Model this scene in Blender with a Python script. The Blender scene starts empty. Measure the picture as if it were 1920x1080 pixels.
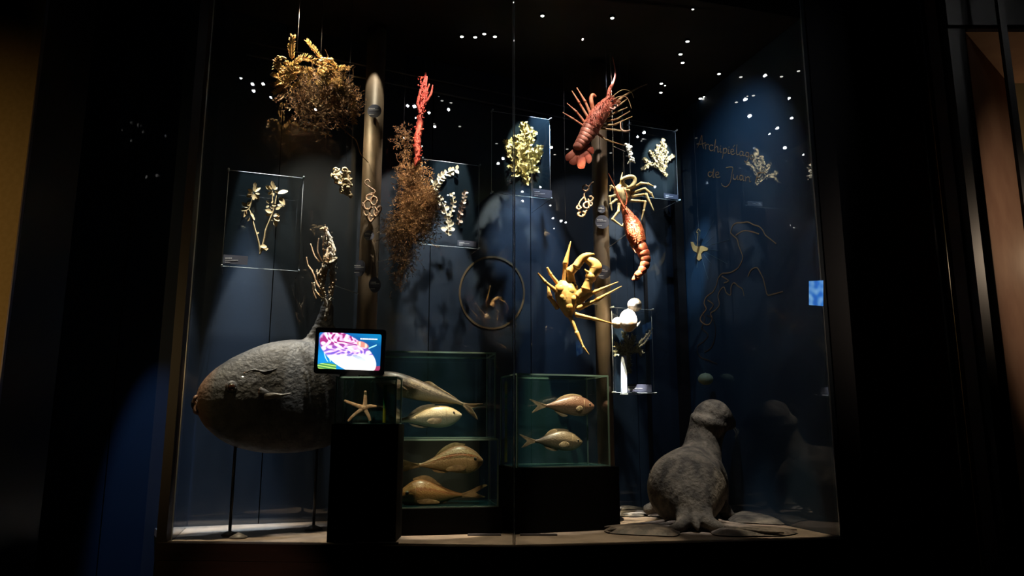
import bpy, bmesh, math, random
from mathutils import Vector, Matrix, Euler, noise
from math import sin, cos, pi, radians, tan, sqrt, atan2
R = random.Random(7)
S = bpy.context.scene
COL = S.collection

# ------------------------------------------------------------------ camera, world, lights, exposure
F = 1400.0; TILT = radians(10.5); HC = 1.5
cd = bpy.data.cameras.new('camera'); cam = bpy.data.objects.new('camera', cd); COL.objects.link(cam)
cd.sensor_width = 36; cd.lens = 36 * F / 1920; cd.clip_start = .02; cd.clip_end = 60
cam.location = (0, 0, HC); cam.rotation_euler = (pi / 2 + TILT, 0, 0)
S.camera = cam
w = bpy.data.worlds.new('dim_hall'); S.world = w; w.use_nodes = True
w.node_tree.nodes['Background'].inputs[0].default_value = (.25, .32, .6, 1)
w.node_tree.nodes['Background'].inputs[1].default_value = .004
S.view_settings.view_transform = 'Standard'; S.view_settings.look = 'None'
S.view_settings.exposure = 0; S.view_settings.gamma = 1; S.view_settings.use_curve_mapping = False
S.cycles.max_bounces = 12; S.cycles.transparent_max_bounces = 40
S.cycles.diffuse_bounces = 3; S.cycles.glossy_bounces = 4; S.cycles.transmission_bounces = 6
S.cycles.caustics_reflective = False; S.cycles.caustics_refractive = False

def ray(px, py):
    a = (px - 960) / F; b = (540 - py) / F
    return Vector((a, cos(TILT) - b * sin(TILT), sin(TILT) + b * cos(TILT)))
O0 = Vector((0, 0, HC))
def at(px, py, Y):
    d = ray(px, py); return O0 + d * (Y / d.y)
class PL:
    """a vertical plane through a point of the room, turned by rot degrees; p() gives a point of it"""
    def __init__(s, px, py, Y, rot=0):
        s.o = at(px, py, Y); r = radians(rot)
        s.u = Vector((cos(r), sin(r), 0)); s.n = Vector((sin(r), -cos(r), 0)); s.s = Y / F; s.rot = r
    def p(s, px, py, off=0):
        d = ray(px, py); k = (s.o - O0).dot(s.n) / d.dot(s.n)
        return O0 + d * k + s.n * off
ZP = .92; CE = 4.02
CB = Vector((1.33, 5.75, 0)); ROT = 20.0
WU = Vector((cos(radians(ROT)), sin(radians(ROT)), 0)); WN = Vector((sin(radians(ROT)), -cos(radians(ROT)), 0))
WALL = PL(1300, 600, 5.75, ROT); WALL.o = CB.copy()
FR = Vector((1.76, 4.17, 0)); FM = Vector((.01, 3.88, 0)); FL = Vector((-1.76, 4.02, 0))
RU = (FR - CB).normalized(); RN = Vector((RU.y, -RU.x, 0))
if RN.x > 0: RN = -RN
RWALL = PL(1300, 600, 5.75, 0); RWALL.o = CB.copy(); RWALL.u = RU; RWALL.n = RN
def backY(px):
    return WALL.p(px, 700).y

LI = 1.0
def spot(pos, tgt, power, deg, color=(1, .93, .82), blend=.35, rad=.012):
    l = bpy.data.lights.new('spot_light', 'SPOT'); l.energy = power * LI; l.spot_size = radians(deg); l.spot_blend = blend
    l.color = color; l.shadow_soft_size = rad
    o = bpy.data.objects.new('spot_light', l); COL.objects.link(o); o.location = pos
    o.rotation_euler = (Vector(tgt) - Vector(pos)).to_track_quat('-Z', 'Y').to_euler()
    return o
def above(px, py, Y, fwd, power, deg, side=0, z=3.93, **k):
    t = at(px, py, Y); p = t + WN * fwd + WU * side; p.z = z
    return spot(p, t, power, deg, **k)
WARM = (1, .80, .52); NEU = (1, .93, .80); COOL = (.6, .8, 1)
def lamp(pts, Y, fwd, power, side=0, z=4.02, pad=1.5, **k):
    """a ceiling spot in front of the points (pixels at depth Y): cone just wide enough for all of them"""
    P = [at(px, py, Y) for px, py in pts]; c = sum(P, Vector()) / len(P); pos = c + WN * fwd + WU * side; pos.z = min(z, 4.085 - .08 * pos.x - .04)
    d = sum(((p - pos).normalized() for p in P), Vector()).normalized()
    half = max(d.angle(p - pos) for p in P) + radians(pad)
    return spot(pos, pos + d, power, math.degrees(half * 2), **k)
down = at(560, 100, 4.3); down.z = 4.12
spot(down + WN * .06 + WU * -.03, at(592, 200, 4.27), 125, 66, (1, .80, .50), .9)  # gold seaweed
spot(down + WN * .22 + WU * .05, at(600, 190, 4.3), 55, 52, (1, .80, .50), .6)
lamp([(455, 350), (530, 350), (490, 478)], 4.42, .24, 360, color=NEU, blend=.25)  # case with forked plant
lamp([(380, 690), (520, 690), (430, 900)], 4.55, .10, 800, color=COOL, blend=.8)   # wall pool by the sunfish
lamp([(630, 318), (655, 365)], 4.2, .16, 170, color=NEU)
lamp([(580, 440), (628, 440), (612, 598)], 4.2, .2, 300, color=NEU, pad=1)
lamp([(690, 340), (700, 415)], 4.5, .32, 140, color=NEU)
lamp([(797, 150), (785, 300)], 4.5, .34, 70, color=(1, .88, .75), pad=3)
lamp([(750, 330), (800, 330), (775, 480)], 4.55, .40, 210, color=WARM)
lamp([(815, 325), (875, 330), (845, 440)], 4.85, .34, 330, color=NEU)
lamp([(955, 260), (1010, 270), (985, 240), (985, 345)], 4.90, .36, 260, color=(1, .93, .70))
lamp([(1150, 150), (1062, 200), (1080, 300), (1160, 230)], 4.55, .50, 50, side=-.28, color=(1, .85, .75), pad=1)
lamp([(1205, 300), (1245, 262), (1262, 300), (1240, 325)], 5.12, .45, 330, color=NEU)
lamp([(1174, 270), (1186, 305)], 4.9, .35, 150, color=NEU, pad=1)
lamp([(1090, 345), (1100, 405)], 4.62, .4, 120, side=-.1, color=NEU, pad=1)
lamp([(1145, 340), (1222, 350), (1190, 410)], 4.75, .45, 150, color=(1, .92, .75))
lamp([(1165, 400), (1200, 400), (1205, 525)], 4.66, .42, 190, color=(1, .85, .7))
lamp([(1010, 510), (1110, 480), (1140, 560), (1100, 660)], 4.6, .45, 950, side=-.12, color=(1, .80, .48), pad=.5)
lamp([(1190, 560), (1200, 590), (1155, 590), (1180, 620)], 4.75, .64, 3000, side=-.25, color=(1, .93, .85), blend=.3, pad=.3)
lamp([(1165, 675), (1165, 735)], 4.80, .66, 1800, side=-.28, color=(.8, .9, 1), pad=.35)
lamp([(1152, 630), (1220, 620), (1180, 690)], 4.8, .64, 420, side=-.3, color=NEU, pad=.5)
lamp([(420, 690), (600, 640), (520, 720)], 4.36, -.12, 240, color=(.9, .95, 1), blend=.9, pad=3)
lamp([(698, 140), (695, 225)], 4.55, .22, 22, color=(1, .9, .7), pad=2)
lamp([(680, 540), (680, 610)], 4.62, .45, 160, color=WARM)
lamp([(1128, 540), (1128, 690)], 4.75, .45, 300, color=WARM)
lamp([(740, 700), (900, 760), (760, 800), (860, 800)], 4.4, .16, 300, color=(1, .93, .75))
lamp([(760, 850), (900, 850), (760, 945), (880, 945)], 4.35, .32, 560, color=(1, .74, .45))
spot((-.15, 3.0, 3.0), at(830, 755, 4.35), 75, 11, (1, .90, .74), .5, .001)  # unseen fill spots added before the glass: tank fish, then starfish
spot((-.25, 3.0, 2.6), at(835, 885, 4.35), 75, 12, (1, .76, .48), .4, .001)
spot((.5, 3.1, 3.0), at(1050, 790, 4.5), 70, 15, (1, .86, .66), .4, .001)
spot((-.98, 3.25, 2.65), at(682, 764, 4.05), 60, 10, (1, .82, .6), .4, .001)
lamp([(990, 750), (1110, 750), (980, 850), (1090, 850)], 4.5, .24, 260, color=(1, .86, .68))
lamp([(1330, 740), (1200, 960), (1400, 960), (1300, 1000)], 4.7, .40, 270, side=-.2, color=(1, .90, .80), rad=.03, pad=3)
lamp([(1165, 960), (1240, 990)], 4.9, .1, 420, side=-.2, color=WARM, pad=3)
lamp([(1380, 960), (1500, 990)], 4.4, .1, 260, side=-.2, color=WARM, pad=3)
lamp([(780, 640), (860, 700)], 4.95, .30, 200, color=COOL, blend=.8, pad=3)
lamp([(920, 420), (1060, 420), (990, 620)], 5.25, .5, 260, color=COOL, blend=.8)
spot((.50, 4.35, 3.9), RWALL.p(1311, 490), 210, 17, (.6, .82, 1), 1)
spot((.95, 4.25, 3.9), RWALL.p(1375, 380), 44, 84, (.7, .85, 1), 1)
lamp([(340, 1000), (600, 1000)], 4.2, .1, 420, color=WARM, pad=4)
lamp([(760, 1010), (960, 1010)], 4.0, .04, 200, color=WARM, pad=2)
lamp([(1000, 1010), (1250, 1010)], 4.1, .04, 240, color=WARM, pad=2)
spot((-3.3, .6, 2.0), (-3.0, 3.5, 2.0), 70, 58, (1, .66, .28), 1, .001)     # hall light on the beige wall
spot((-1.5, 1.4, .9), (-1.3, 3.9, .66), 16, 20, (1, .5, .3), 1, .001)
spot((-1.9, 3.75, 3.9), (-2.07, 4.5, .9), 260, 14, (.3, .55, 1), .6, .001)

# ------------------------------------------------------------------ materials
MATS = {}
def mat(name, c, rough=.6, metal=0, c2=None, ns=8, lo=.4, hi=.6, bump=0, bs=30, coat=0, coatior=1.5, emit=0, ior=1.5, sss=0, spec=.5, coatr=.0, stretch=None, detail=6):
    if name in MATS: return MATS[name]
    m = bpy.data.materials.new(name); m.use_nodes = True; nt = m.node_tree; N = nt.nodes; L = nt.links
    b = N['Principled BSDF']
    def col(x): return (x[0], x[1], x[2], 1)
    b.inputs['Base Color'].default_value = col(c); b.inputs['Roughness'].default_value = rough
    b.inputs['Metallic'].default_value = metal; b.inputs['IOR'].default_value = ior
    b.inputs['Specular IOR Level'].default_value = spec
    if coat: b.inputs['Coat Weight'].default_value = coat; b.inputs['Coat IOR'].default_value = coatior; b.inputs['Coat Roughness'].default_value = coatr
    if emit: b.inputs['Emission Color'].default_value = col(c); b.inputs['Emission Strength'].default_value = emit
    if sss:
        b.inputs['Subsurface Weight'].default_value = sss; b.inputs['Subsurface Radius'].default_value = (.02, .01, .006); b.inputs['Subsurface Scale'].default_value = .5
    tc = N.new('ShaderNodeTexCoord'); src = tc.outputs['Object']
    if stretch:
        mp = N.new('ShaderNodeMapping'); mp.inputs['Scale'].default_value = stretch; L.new(src, mp.inputs[0]); src = mp.outputs[0]
    if c2:
        n = N.new('ShaderNodeTexNoise'); n.inputs['Scale'].default_value = ns; n.inputs['Detail'].default_value = detail; L.new(src, n.inputs['Vector'])
        r = N.new('ShaderNodeValToRGB'); r.color_ramp.elements[0].position = lo; r.color_ramp.elements[1].position = hi
        r.color_ramp.elements[0].color = col(c); r.color_ramp.elements[1].color = col(c2)
        L.new(n.outputs['Fac'], r.inputs[0]); L.new(r.outputs[0], b.inputs['Base Color'])
    if bump:
        n = N.new('ShaderNodeTexNoise'); n.inputs['Scale'].default_value = bs; n.inputs['Detail'].default_value = 6; L.new(src, n.inputs['Vector'])
        bp = N.new('ShaderNodeBump'); bp.inputs['Strength'].default_value = bump; bp.inputs['Distance'].default_value = .01
        L.new(n.outputs['Fac'], bp.inputs['Height']); L.new(bp.outputs[0], b.inputs['Normal'])
    MATS[name] = m; return m
def glassmat(name, tint=(1, 1, 1), refl=.06, haze=0, hazecol=(.2, .5, .5), rough=0):
    m = bpy.data.materials.new(name); m.use_nodes = True; nt = m.node_tree; N = nt.nodes; L = nt.links
    for n in list(N): N.remove(n)
    out = N.new('ShaderNodeOutputMaterial'); tr = N.new('ShaderNodeBsdfTransparent'); tr.inputs[0].default_value = (*tint, 1)
    gl = N.new('ShaderNodeBsdfGlossy'); gl.inputs['Roughness'].default_value = rough
    fr = N.new('ShaderNodeLayerWeight'); fr.inputs[0].default_value = .5
    pw_ = N.new('ShaderNodeMath'); pw_.operation = 'POWER'; pw_.inputs[1].default_value = 5; L.new(fr.outputs['Facing'], pw_.inputs[0])
    ma = N.new('ShaderNodeMath'); ma.operation = 'MULTIPLY_ADD'; ma.inputs[1].default_value = .95 - refl; ma.inputs[2].default_value = refl; L.new(pw_.outputs[0], ma.inputs[0])
    mx = N.new('ShaderNodeMixShader'); L.new(ma.outputs[0], mx.inputs[0]); L.new(tr.outputs[0], mx.inputs[1]); L.new(gl.outputs[0], mx.inputs[2])
    last = mx
    if haze:
        df = N.new('ShaderNodeBsdfDiffuse'); df.inputs[0].default_value = (*hazecol, 1)
        m2 = N.new('ShaderNodeMixShader'); m2.inputs[0].default_value = haze; L.new(mx.outputs[0], m2.inputs[1]); L.new(df.outputs[0], m2.inputs[2]); last = m2
    L.new(last.outputs[0], out.inputs[0]); return m
def emitmat(name, c, st):
    m = bpy.data.materials.new(name); m.use_nodes = True; N = m.node_tree.nodes
    for n in list(N): N.remove(n)
    e = N.new('ShaderNodeEmission'); e.inputs[0].default_value = (*c, 1); e.inputs[1].default_value = st
    o = N.new('ShaderNodeOutputMaterial'); m.node_tree.links.new(e.outputs[0], o.inputs[0]); return m
def vcmat(name, emit=0, rough=.5, bump=0, bs=60, coat=0, sss=0):
    m = mat(name, (.5, .5, .5), rough, bump=bump, bs=bs, coat=coat, sss=sss); N = m.node_tree.nodes; L = m.node_tree.links
    a = N.new('ShaderNodeVertexColor'); a.layer_name = 'Col'; b = N['Principled BSDF']
    if emit:
        L.new(a.outputs[0], b.inputs['Emission Color']); b.inputs['Emission Strength'].default_value = emit; b.inputs['Base Color'].default_value = (0, 0, 0, 1)
    else: L.new(a.outputs[0], b.inputs['Base Color'])
    return m
M_blue = mat('blue_lacquer_wall', (.0012, .0112, .031), .6, c2=(.0015, .0135, .036), ns=2, coat=1, coatior=1.75, bump=.02, bs=90)
M_blueR = mat('blue_glass_wall', (.005, .027, .062), .6, coat=1, coatior=1.75)
M_black = mat('matt_black', (.0018, .0018, .0022), .8, spec=.08)
M_blackg = mat('satin_black', (.006, .006, .008), .35)
M_soffit = mat('dark_soffit', (.010, .008, .007), .8, c2=(.006, .005, .005), ns=5, spec=.2)
M_deck = mat('grey_brown_deck', (.20, .155, .125), .75, c2=(.13, .10, .08), ns=6, bump=.05, bs=50)
M_fascia = mat('brown_fascia', (.05, .024, .016), .6, c2=(.03, .015, .010), ns=3, stretch=(1, 1, 8))
M_beige = mat('beige_plaster', (.42, .29, .12), .9, c2=(.38, .26, .10), ns=40, bump=.05, bs=120)
M_bronze = mat('bronze_reveal', (.24, .14, .095), .75, 0, c2=(.20, .11, .075), ns=4, spec=.2)
M_pole = mat('bronze_pole', (.14, .10, .068), .5, .2, c2=(.10, .075, .05), ns=6, bump=.03, bs=40)
M_steel = mat('steel', (.6, .6, .62), .3, .9)
M_wire = mat('nylon_wire', (.05, .05, .06), .6)
M_acryl = mat('acrylic_edge', (.55, .62, .68), .25, coat=.5)
M_label = mat('slate_label', (.055, .062, .10), .6)
M_print = mat('white_print', (.75, .77, .8), .6)
M_ggreen = glassmat('green_glass_edge', (.6, .82, .76), .16, .5, (.42, .62, .57))
M_pane = glassmat('case_glass', (.97, .985, .98), .055)
M_tank = glassmat('tank_glass', (.98, .985, .98), .04, .004, (.3, .6, .55))
M_tankb = glassmat('tank_back_glass', (.75, .86, .86), .05, .12, (.03, .10, .115))
M_panel = glassmat('panel_acrylic', (.92, .94, .96), .035, .012, (.2, .35, .5))
M_gold = mat('gold_print', (.40, .26, .11), .5)
M_goldd = mat('dull_gold_print', (.30, .18, .09), .6)

# ------------------------------------------------------------------ mesh helpers
def cr(pts, k=6):
    """Catmull-Rom through points (tuples of any length)"""
    if len(pts) < 3: 
        a, b = pts; return [tuple(x + (y - x) * i / k for x, y in zip(a, b)) for i in range(k + 1)]
    P = [pts[0]] + list(pts) + [pts[-1]]; out = []
    for i in range(1, len(P) - 2):
        for j in range(k):
            t = j / k
            out.append(tuple(.5 * (2 * b + (c - a) * t + (2 * a - 5 * b + 4 * c - d) * t * t + (3 * b - a - 3 * c + d) * t ** 3) for a, b, c, d in zip(P[i - 1], P[i], P[i + 1], P[i + 2])))
    out.append(tuple(pts[-1])); return out
class MB:
    def __init__(s): s.v = []; s.f = []; s.c = None
    def tube(s, pts, rad, n=8, fl=1.0, nrm=None, jit=0):
        pts = [Vector(p) for p in pts]
        if not hasattr(rad, '__len__'): rad = [rad] * len(pts)
        b0 = len(s.v); ref = nrm or Vector((0, -1, 0)); m = len(pts)
        for i, p in enumerate(pts):
            t = (pts[min(i + 1, m - 1)] - pts[max(i - 1, 0)])
            if t.length < 1e-9: t = Vector((0, 0, 1))
            t.normalize(); a = t.cross(ref)
            if a.length < 1e-3: a = t.cross(Vector((1, 0, .1)))
            a.normalize(); b = a.cross(t).normalized()
            for k in range(n):
                q = 2 * pi * k / n; r = rad[i] * (1 + (R.random() - .5) * jit)
                s.v.append(p + a * cos(q) * r + b * sin(q) * r * fl)
        for i in range(m - 1):
            for k in range(n):
                s.f.append((b0 + i * n + k, b0 + i * n + (k + 1) % n, b0 + (i + 1) * n + (k + 1) % n, b0 + (i + 1) * n + k))
        for i, sg in ((0, -1), (m - 1, 1)):
            t = (pts[min(i + 1, m - 1)] - pts[max(i - 1, 0)]).normalized()
            s.v.append(pts[i] + t * sg * rad[i] * .5); c = len(s.v) - 1
            for k in range(n):
                e = (b0 + i * n + k, b0 + i * n + (k + 1) % n, c); s.f.append(e if sg > 0 else e[::-1])
        return s
    def ell(s, c, rx, ry, rz, rot=None, nu=16, nv=10, jit=0):
        b0 = len(s.v); c = Vector(c); rot = rot or Matrix.Identity(3)
        for j in range(nv + 1):
            th = pi * j / nv
            for i in range(nu):
                ph = 2 * pi * i / nu; k = 1 + (R.random() - .5) * jit
                s.v.append(c + rot @ Vector((rx * sin(th) * cos(ph) * k, ry * sin(th) * sin(ph) * k, rz * cos(th) * k)))
        for j in range(nv):
            for i in range(nu):
                s.f.append((b0 + j * nu + i, b0 + (j + 1) * nu + i, b0 + (j + 1) * nu + (i + 1) % nu, b0 + j * nu + (i + 1) % nu))
        return s
    def box(s, c, hx, hy, hz, u=Vector((1, 0, 0)), n=None):
        c = Vector(c); n = n or Vector((-u.y, u.x, 0)); b = len(s.v); z = Vector((0, 0, 1))
        for k in range(8):
            s.v.append(c + u * hx * (1 if k & 1 else -1) + n * hy * (1 if k & 2 else -1) + z * hz * (1 if k & 4 else -1))
        for q in ((0, 2, 3, 1), (4, 5, 7, 6), (0, 1, 5, 4), (2, 6, 7, 3), (0, 4, 6, 2), (1, 3, 7, 5)): s.f.append(tuple(b + i for i in q))
        return s
    def prism(s, pts, off):
        """solid between polygon pts and pts+off"""
        b = len(s.v); n = len(pts); s.v += [Vector(p) for p in pts] + [Vector(p) + Vector(off) for p in pts]
        s.f.append(tuple(b + i for i in range(n))[::-1]); s.f.append(tuple(b + n + i for i in range(n)))
        for i in range(n): s.f.append((b + i, b + (i + 1) % n, b + n + (i + 1) % n, b + n + i))
        return s
    def pillow(s, pl, pts, th, off=0, rings=5, c=None, sm=3, pw=.5):
        """rounded solid with the outline pts (pixels of plane pl), thickness th each side"""
        o = cr(list(pts) + [pts[0]], sm)[:-1] if sm > 1 else list(pts)
        cx, cy = c or (sum(p[0] for p in pts) / len(pts), sum(p[1] for p in pts) / len(pts))
        for sg in (1, -1):
            b = len(s.v); n = len(o)
            for k in range(rings + 1):
                q = 1 - k / rings; h = th * (max(0, 1 - q * q)) ** pw
                for x, y in o: s.v.append(pl.p(cx + (x - cx) * max(q, .02), cy + (y - cy) * max(q, .02), off + sg * h))
            for k in range(rings):
                for i in range(n):
                    e = (b + k * n + i, b + k * n + (i + 1) % n, b + (k + 1) * n + (i + 1) % n, b + (k + 1) * n + i); s.f.append(e if sg < 0 else e[::-1])
            e = tuple(b + rings * n + i for i in range(n)); s.f.append(e if sg < 0 else e[::-1])
        return s
    def leaf(s, base, d, nrm, L, W, cup=.15, seg=4):
        d = Vector(d).normalized(); nrm = Vector(nrm); nrm = (nrm - d * nrm.dot(d)).normalized(); a = d.cross(nrm); b0 = len(s.v); base = Vector(base)
        for i in range(seg + 1):
            t = i / seg; wd = W * sin(pi * min(1, .06 + t * .9)) ** .8; c = base + d * L * t + nrm * L * cup * t * t
            s.v += [c - a * wd + nrm * wd * .35, c, c + a * wd + nrm * wd * .35]
        for i in range(seg):
            q = b0 + i * 3; s.f += [(q, q + 1, q + 4, q + 3), (q + 1, q + 2, q + 5, q + 4)]
        return s
    def build(s, name, m, parent=None, smooth=True, base=None, weld=0):
        me = bpy.data.meshes.new(name)
        base = Vector(base) if base is not None else Vector((0, 0, 0))
        inv = base
        if parent is not None: inv = parent['_b'] if False else PB.get(parent.name, Vector((0, 0, 0)))
        me.from_pydata([tuple(Vector(v) - inv) for v in s.v], [], s.f); me.validate()
        if smooth: me.polygons.foreach_set('use_smooth', [True] * len(me.polygons))
        if s.c:
            at_ = me.color_attributes.new('Col', 'FLOAT_COLOR', 'POINT')
            for i, c in enumerate(s.c[:len(me.vertices)]): at_.data[i].color = (*c, 1)
        me.materials.append(m)
        o = bpy.data.objects.new(name, me); COL.objects.link(o)
        if parent is not None: o.parent = parent; PB[o.name] = inv
        else: o.location = base; PB[o.name] = base
        return o
PB = {}
def thing(name, label, cat, base, group=None):
    o = bpy.data.objects.new(name, None); COL.objects.link(o); o.location = base; o.empty_display_size = .05
    PB[o.name] = Vector(base); return tag(o, label, cat, group)
def tag(o, label, cat, group=None):
    o['label'] = label; o['category'] = cat
    if group: o['group'] = group
    return o
def struct(o): o['kind'] = 'structure'; return o
def stuff(o): o['kind'] = 'stuff'; return o
def Mt(pl, pts, k=5, off=0):
    """smooth path: pts (px, py, off, radius_px) -> points, radii"""
    q = cr(pts, k); return [pl.p(a[0], a[1], a[2] + off) for a in q], [max(.0006, a[3] * pl.s) for a in q]

# ------------------------------------------------------------------ the room
def slab(name, a, b, z0, z1, th, m, side=1, parent=None):
    a = Vector((a[0], a[1], 0)); b = Vector((b[0], b[1], 0)); u = (b - a).normalized(); n = Vector((-u.y, u.x, 0)) * side
    mb = MB(); mb.prism([a + Vector((0, 0, z0)), b + Vector((0, 0, z0)), b + Vector((0, 0, z1)), a + Vector((0, 0, z1))], n * th)
    return mb.build(name, m, parent, smooth=False)
struct(MB().prism([(-5, -3.2, 0), (5, -3.2, 0), (5, 8, 0), (-5, 8, 0)], (0, 0, -.1)).build('floor', mat('dark_carpet', (.015, .015, .02), .95), smooth=False))
# back wall in separate panels, joints open
wb = struct(slab('wall_back', CB - WU * 6.2 + Vector((0, .03, 0)), CB + Vector((0, .03, 0)) + WU * .3, 0, 4.6, .1, M_black))
edges = [0, .42, 1.27, 2.02, 3.05, 3.9, 6.2]
for a, b in zip(edges, edges[1:]):
    p0 = CB - WU * (b - .003); p1 = CB - WU * (a + .003)
    mb = MB(); mb.prism([p0 + Vector((0, 0, .5)), p1 + Vector((0, 0, .5)), p1 + Vector((0, 0, 4.4)), p0 + Vector((0, 0, 4.4))], -WN * .02)
    mb.build('wall_panel', M_blue, wb, smooth=False)
wr = struct(slab('wall_right', FR, CB, ZP - .05, 4.6, .06, M_blueR, side=-1))
# soffit over the case
cl = [(-5, 2.9), (5, 2.9), (5, 8), (-5, 8)]
def cz(x): return 4.085 - .08 * x
co = MB()
pts = [FL + Vector((-3.3, .0, 0)), FL, FM, FR + Vector((.0, 0, 0)), FR + Vector((.1, .1, 0)), CB + Vector((.12, .1, 0)), CB - WU * 6.2 + Vector((0, .1, 0))]
co.prism([Vector((p.x, p.y, cz(p.x))) for p in pts], (0, 0, .3))
struct(co.build('ceiling', M_soffit, smooth=False))
struct(MB().prism([(-5, -3.2, 4.85), (5, -3.2, 4.85), (5, 3.7, 4.85), (-5, 3.7, 4.85)], (0, 0, .1)).build('ceiling', M_black, smooth=False))
for k, (d, zz) in enumerate(((.010, 4.03), (.02, 3.93))):
    a = CB - WU * 3.3; b = CB - WU * .02
    mb = MB(); mb.tube([a + WN * d + Vector((0, 0, zz)), b + WN * d + Vector((0, 0, zz - .15))], .006, 6)
    struct(mb.build('trim_%d' % (k + 1), mat('dull_rail', (.12, .12, .13), .4, .5)))
# platform deck and fascia
dk = [FL + Vector((0, 0, ZP)), FM + Vector((0, 0, ZP)), FR + Vector((0, 0, ZP)), CB + Vector((0, 0, ZP)), CB - WU * 3.62 + Vector((0, 0, ZP))]
dk = [p + (Vector((0, -.03, 0)) if i < 3 else Vector((0, 0, 0))) for i, p in enumerate(dk)]
deck = MB().prism(dk, (0, 0, -.04)).build('floor_platform_deck', M_deck, smooth=False); struct(deck)
for k, (zt, zb, dy, m) in enumerate(((ZP - .002, ZP - .085, -.05, M_fascia), (ZP - .09, 0, -.03, M_fascia))):
    mb = MB()
    for a, b in ((FL + Vector((-.05, 0, 0)), FM), (FM, FR + Vector((.02, 0, 0)))):
        o = Vector((0, dy, 0)); mb.prism([a + o + Vector((0, 0, zb)), b + o + Vector((0, 0, zb)), b + o + Vector((0, 0, zt)), a + o + Vector((0, 0, zt))], (0, .04, 0))
    struct(mb.build('baseboard_front' if k == 0 else 'baseboard_lower', m, smooth=False))
# front glass
for k, (a, b) in enumerate(((FL, FM), (FM, FR))):
    o = slab('window_%d' % (k + 1), a + (b - a) * .001, b - (b - a) * .001, ZP, 4.2, .008, M_pane); struct(o)
    # one thin sheet is enough for a pane; polished edge at the joint
    u = (b - a).normalized()
    e = a if k else b
    MB().box(e + (u if k else -u) * .004 + Vector((0, .004, (ZP + 4.2) / 2)), .0022, .005, (4.2 - ZP) / 2, u).build('pane_edge', M_acryl, o, smooth=False)
sl = CB - WU * 3.42
struct(slab('window_3', FL + Vector((0, .01, 0)), (FL + Vector((-.14, .5, 0))), ZP, 4.2, .008, M_pane, side=-1))
e = FR; struct(MB().box(e + Vector((-.005, -.004, (ZP + 4.2) / 2)), .002, .006, (4.2 - ZP) / 2).build('trim_3', M_acryl, smooth=False))
struct(MB().box(FL + Vector((.006, -.002, (ZP + 4.2) / 2)), .0018, .004, (4.2 - ZP) / 2).build('trim_4', M_acryl, smooth=False))
struct(MB().box(FL + Vector((-.035, .0, 2.1)), .026, .03, 2.1).build('trim_5', mat('dark_brown_post', (.016, .008, .006), .5), smooth=False))
# black corner strip between back and right wall
struct(MB().box(CB + WN * .05 - WU * .05 + Vector((0, 0, 2.5)), .035, .03, 1.6, WU).build('trim_6', M_blackg, smooth=False))
struct(MB().box(CB + WN * .012 - WU * .33 + Vector((0, 0, 2.2)), .012, .01, 1.3, WU).build('trim_7', M_blackg, smooth=False))
# facade right of the case: black lacquer, then posts and the doorway
struct(slab('wall_front', FR + Vector((.03, .0, 0)), (2.62, 4.15), 0, 4.85, .12, mat('blue_black_wall', (.004, .007, .022), .6)))
def vpost(name, px, Y, rx, ry, m, z0=0, z1=4.85):
    p = at(px, 540, Y); return struct(MB().box((p.x, Y, (z0 + z1) / 2), rx, ry, (z1 - z0) / 2).build(name, m, smooth=False))
M_lac = mat('black_lacquer', (.008, .008, .012), .35)
p = at(1772, 540, 3.9); q = at(1800, 540, 3.85)
mb = MB(); mb.tube([(p.x, 3.9, 0), (p.x, 3.9, 4.85)], .028, 20); struct(mb.build('trim_8', M_lac))
q = at(1825, 540, 3.72); struct(MB().box((q.x, 3.76, 2.42), .035, .05, 2.42).build('trim_9', mat('aubergine_frame', (.05, .035, .045), .45), smooth=False))
q2 = at(1859, 540, 3.66); struct(MB().box((q2.x - .03, 3.70, 2.42), .045, .05, 2.42).build('trim_10', M_blackg, smooth=False))
x0 = q2.x + .016
# bronze reveal of the doorway (side, top) and lit wall beyond
Zt = at(1830, 60, 3.65).z
struct(MB().prism([(x0, 3.65, 0), (x0 + .62, 4.25, 0), (x0 + .62, 4.25, Zt), (x0, 3.65, Zt)], (-.02, 0.02, 0)).build('door_1', M_bronze, smooth=False))
struct(MB().prism([(x0, 3.65, Zt), (x0 + 1.5, 3.65, Zt), (x0 + 1.5, 4.25, Zt), (x0 + .62, 4.25, Zt)], (0, 0, .03)).build('door_2', M_bronze, smooth=False))
struct(MB().prism([(x0 - .1, 3.63, Zt + .03), (x0 + 1.3, 3.63, Zt + .03), (x0 + 1.3, 3.63, 4.85), (x0 - .1, 3.63, 4.85)], (0, .05, 0)).build('wall_above_door', M_blackg, smooth=False))
struct(MB().prism([(x0 + .2, 4.9, 0), (x0 + 2.2, 4.9, 0), (x0 + 2.2, 4.9, 4.2), (x0 + .2, 4.9, 4.2)], (0, .05, 0)).build('wall_beyond', mat('cream_wall', (.75, .58, .34), .85), smooth=False))
pm = at(1912, 300, 3.5); struct(MB().box((pm.x, 3.5, 2.1), .016, .012, 2.1).build('trim_11', M_blackg, smooth=False))
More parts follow.
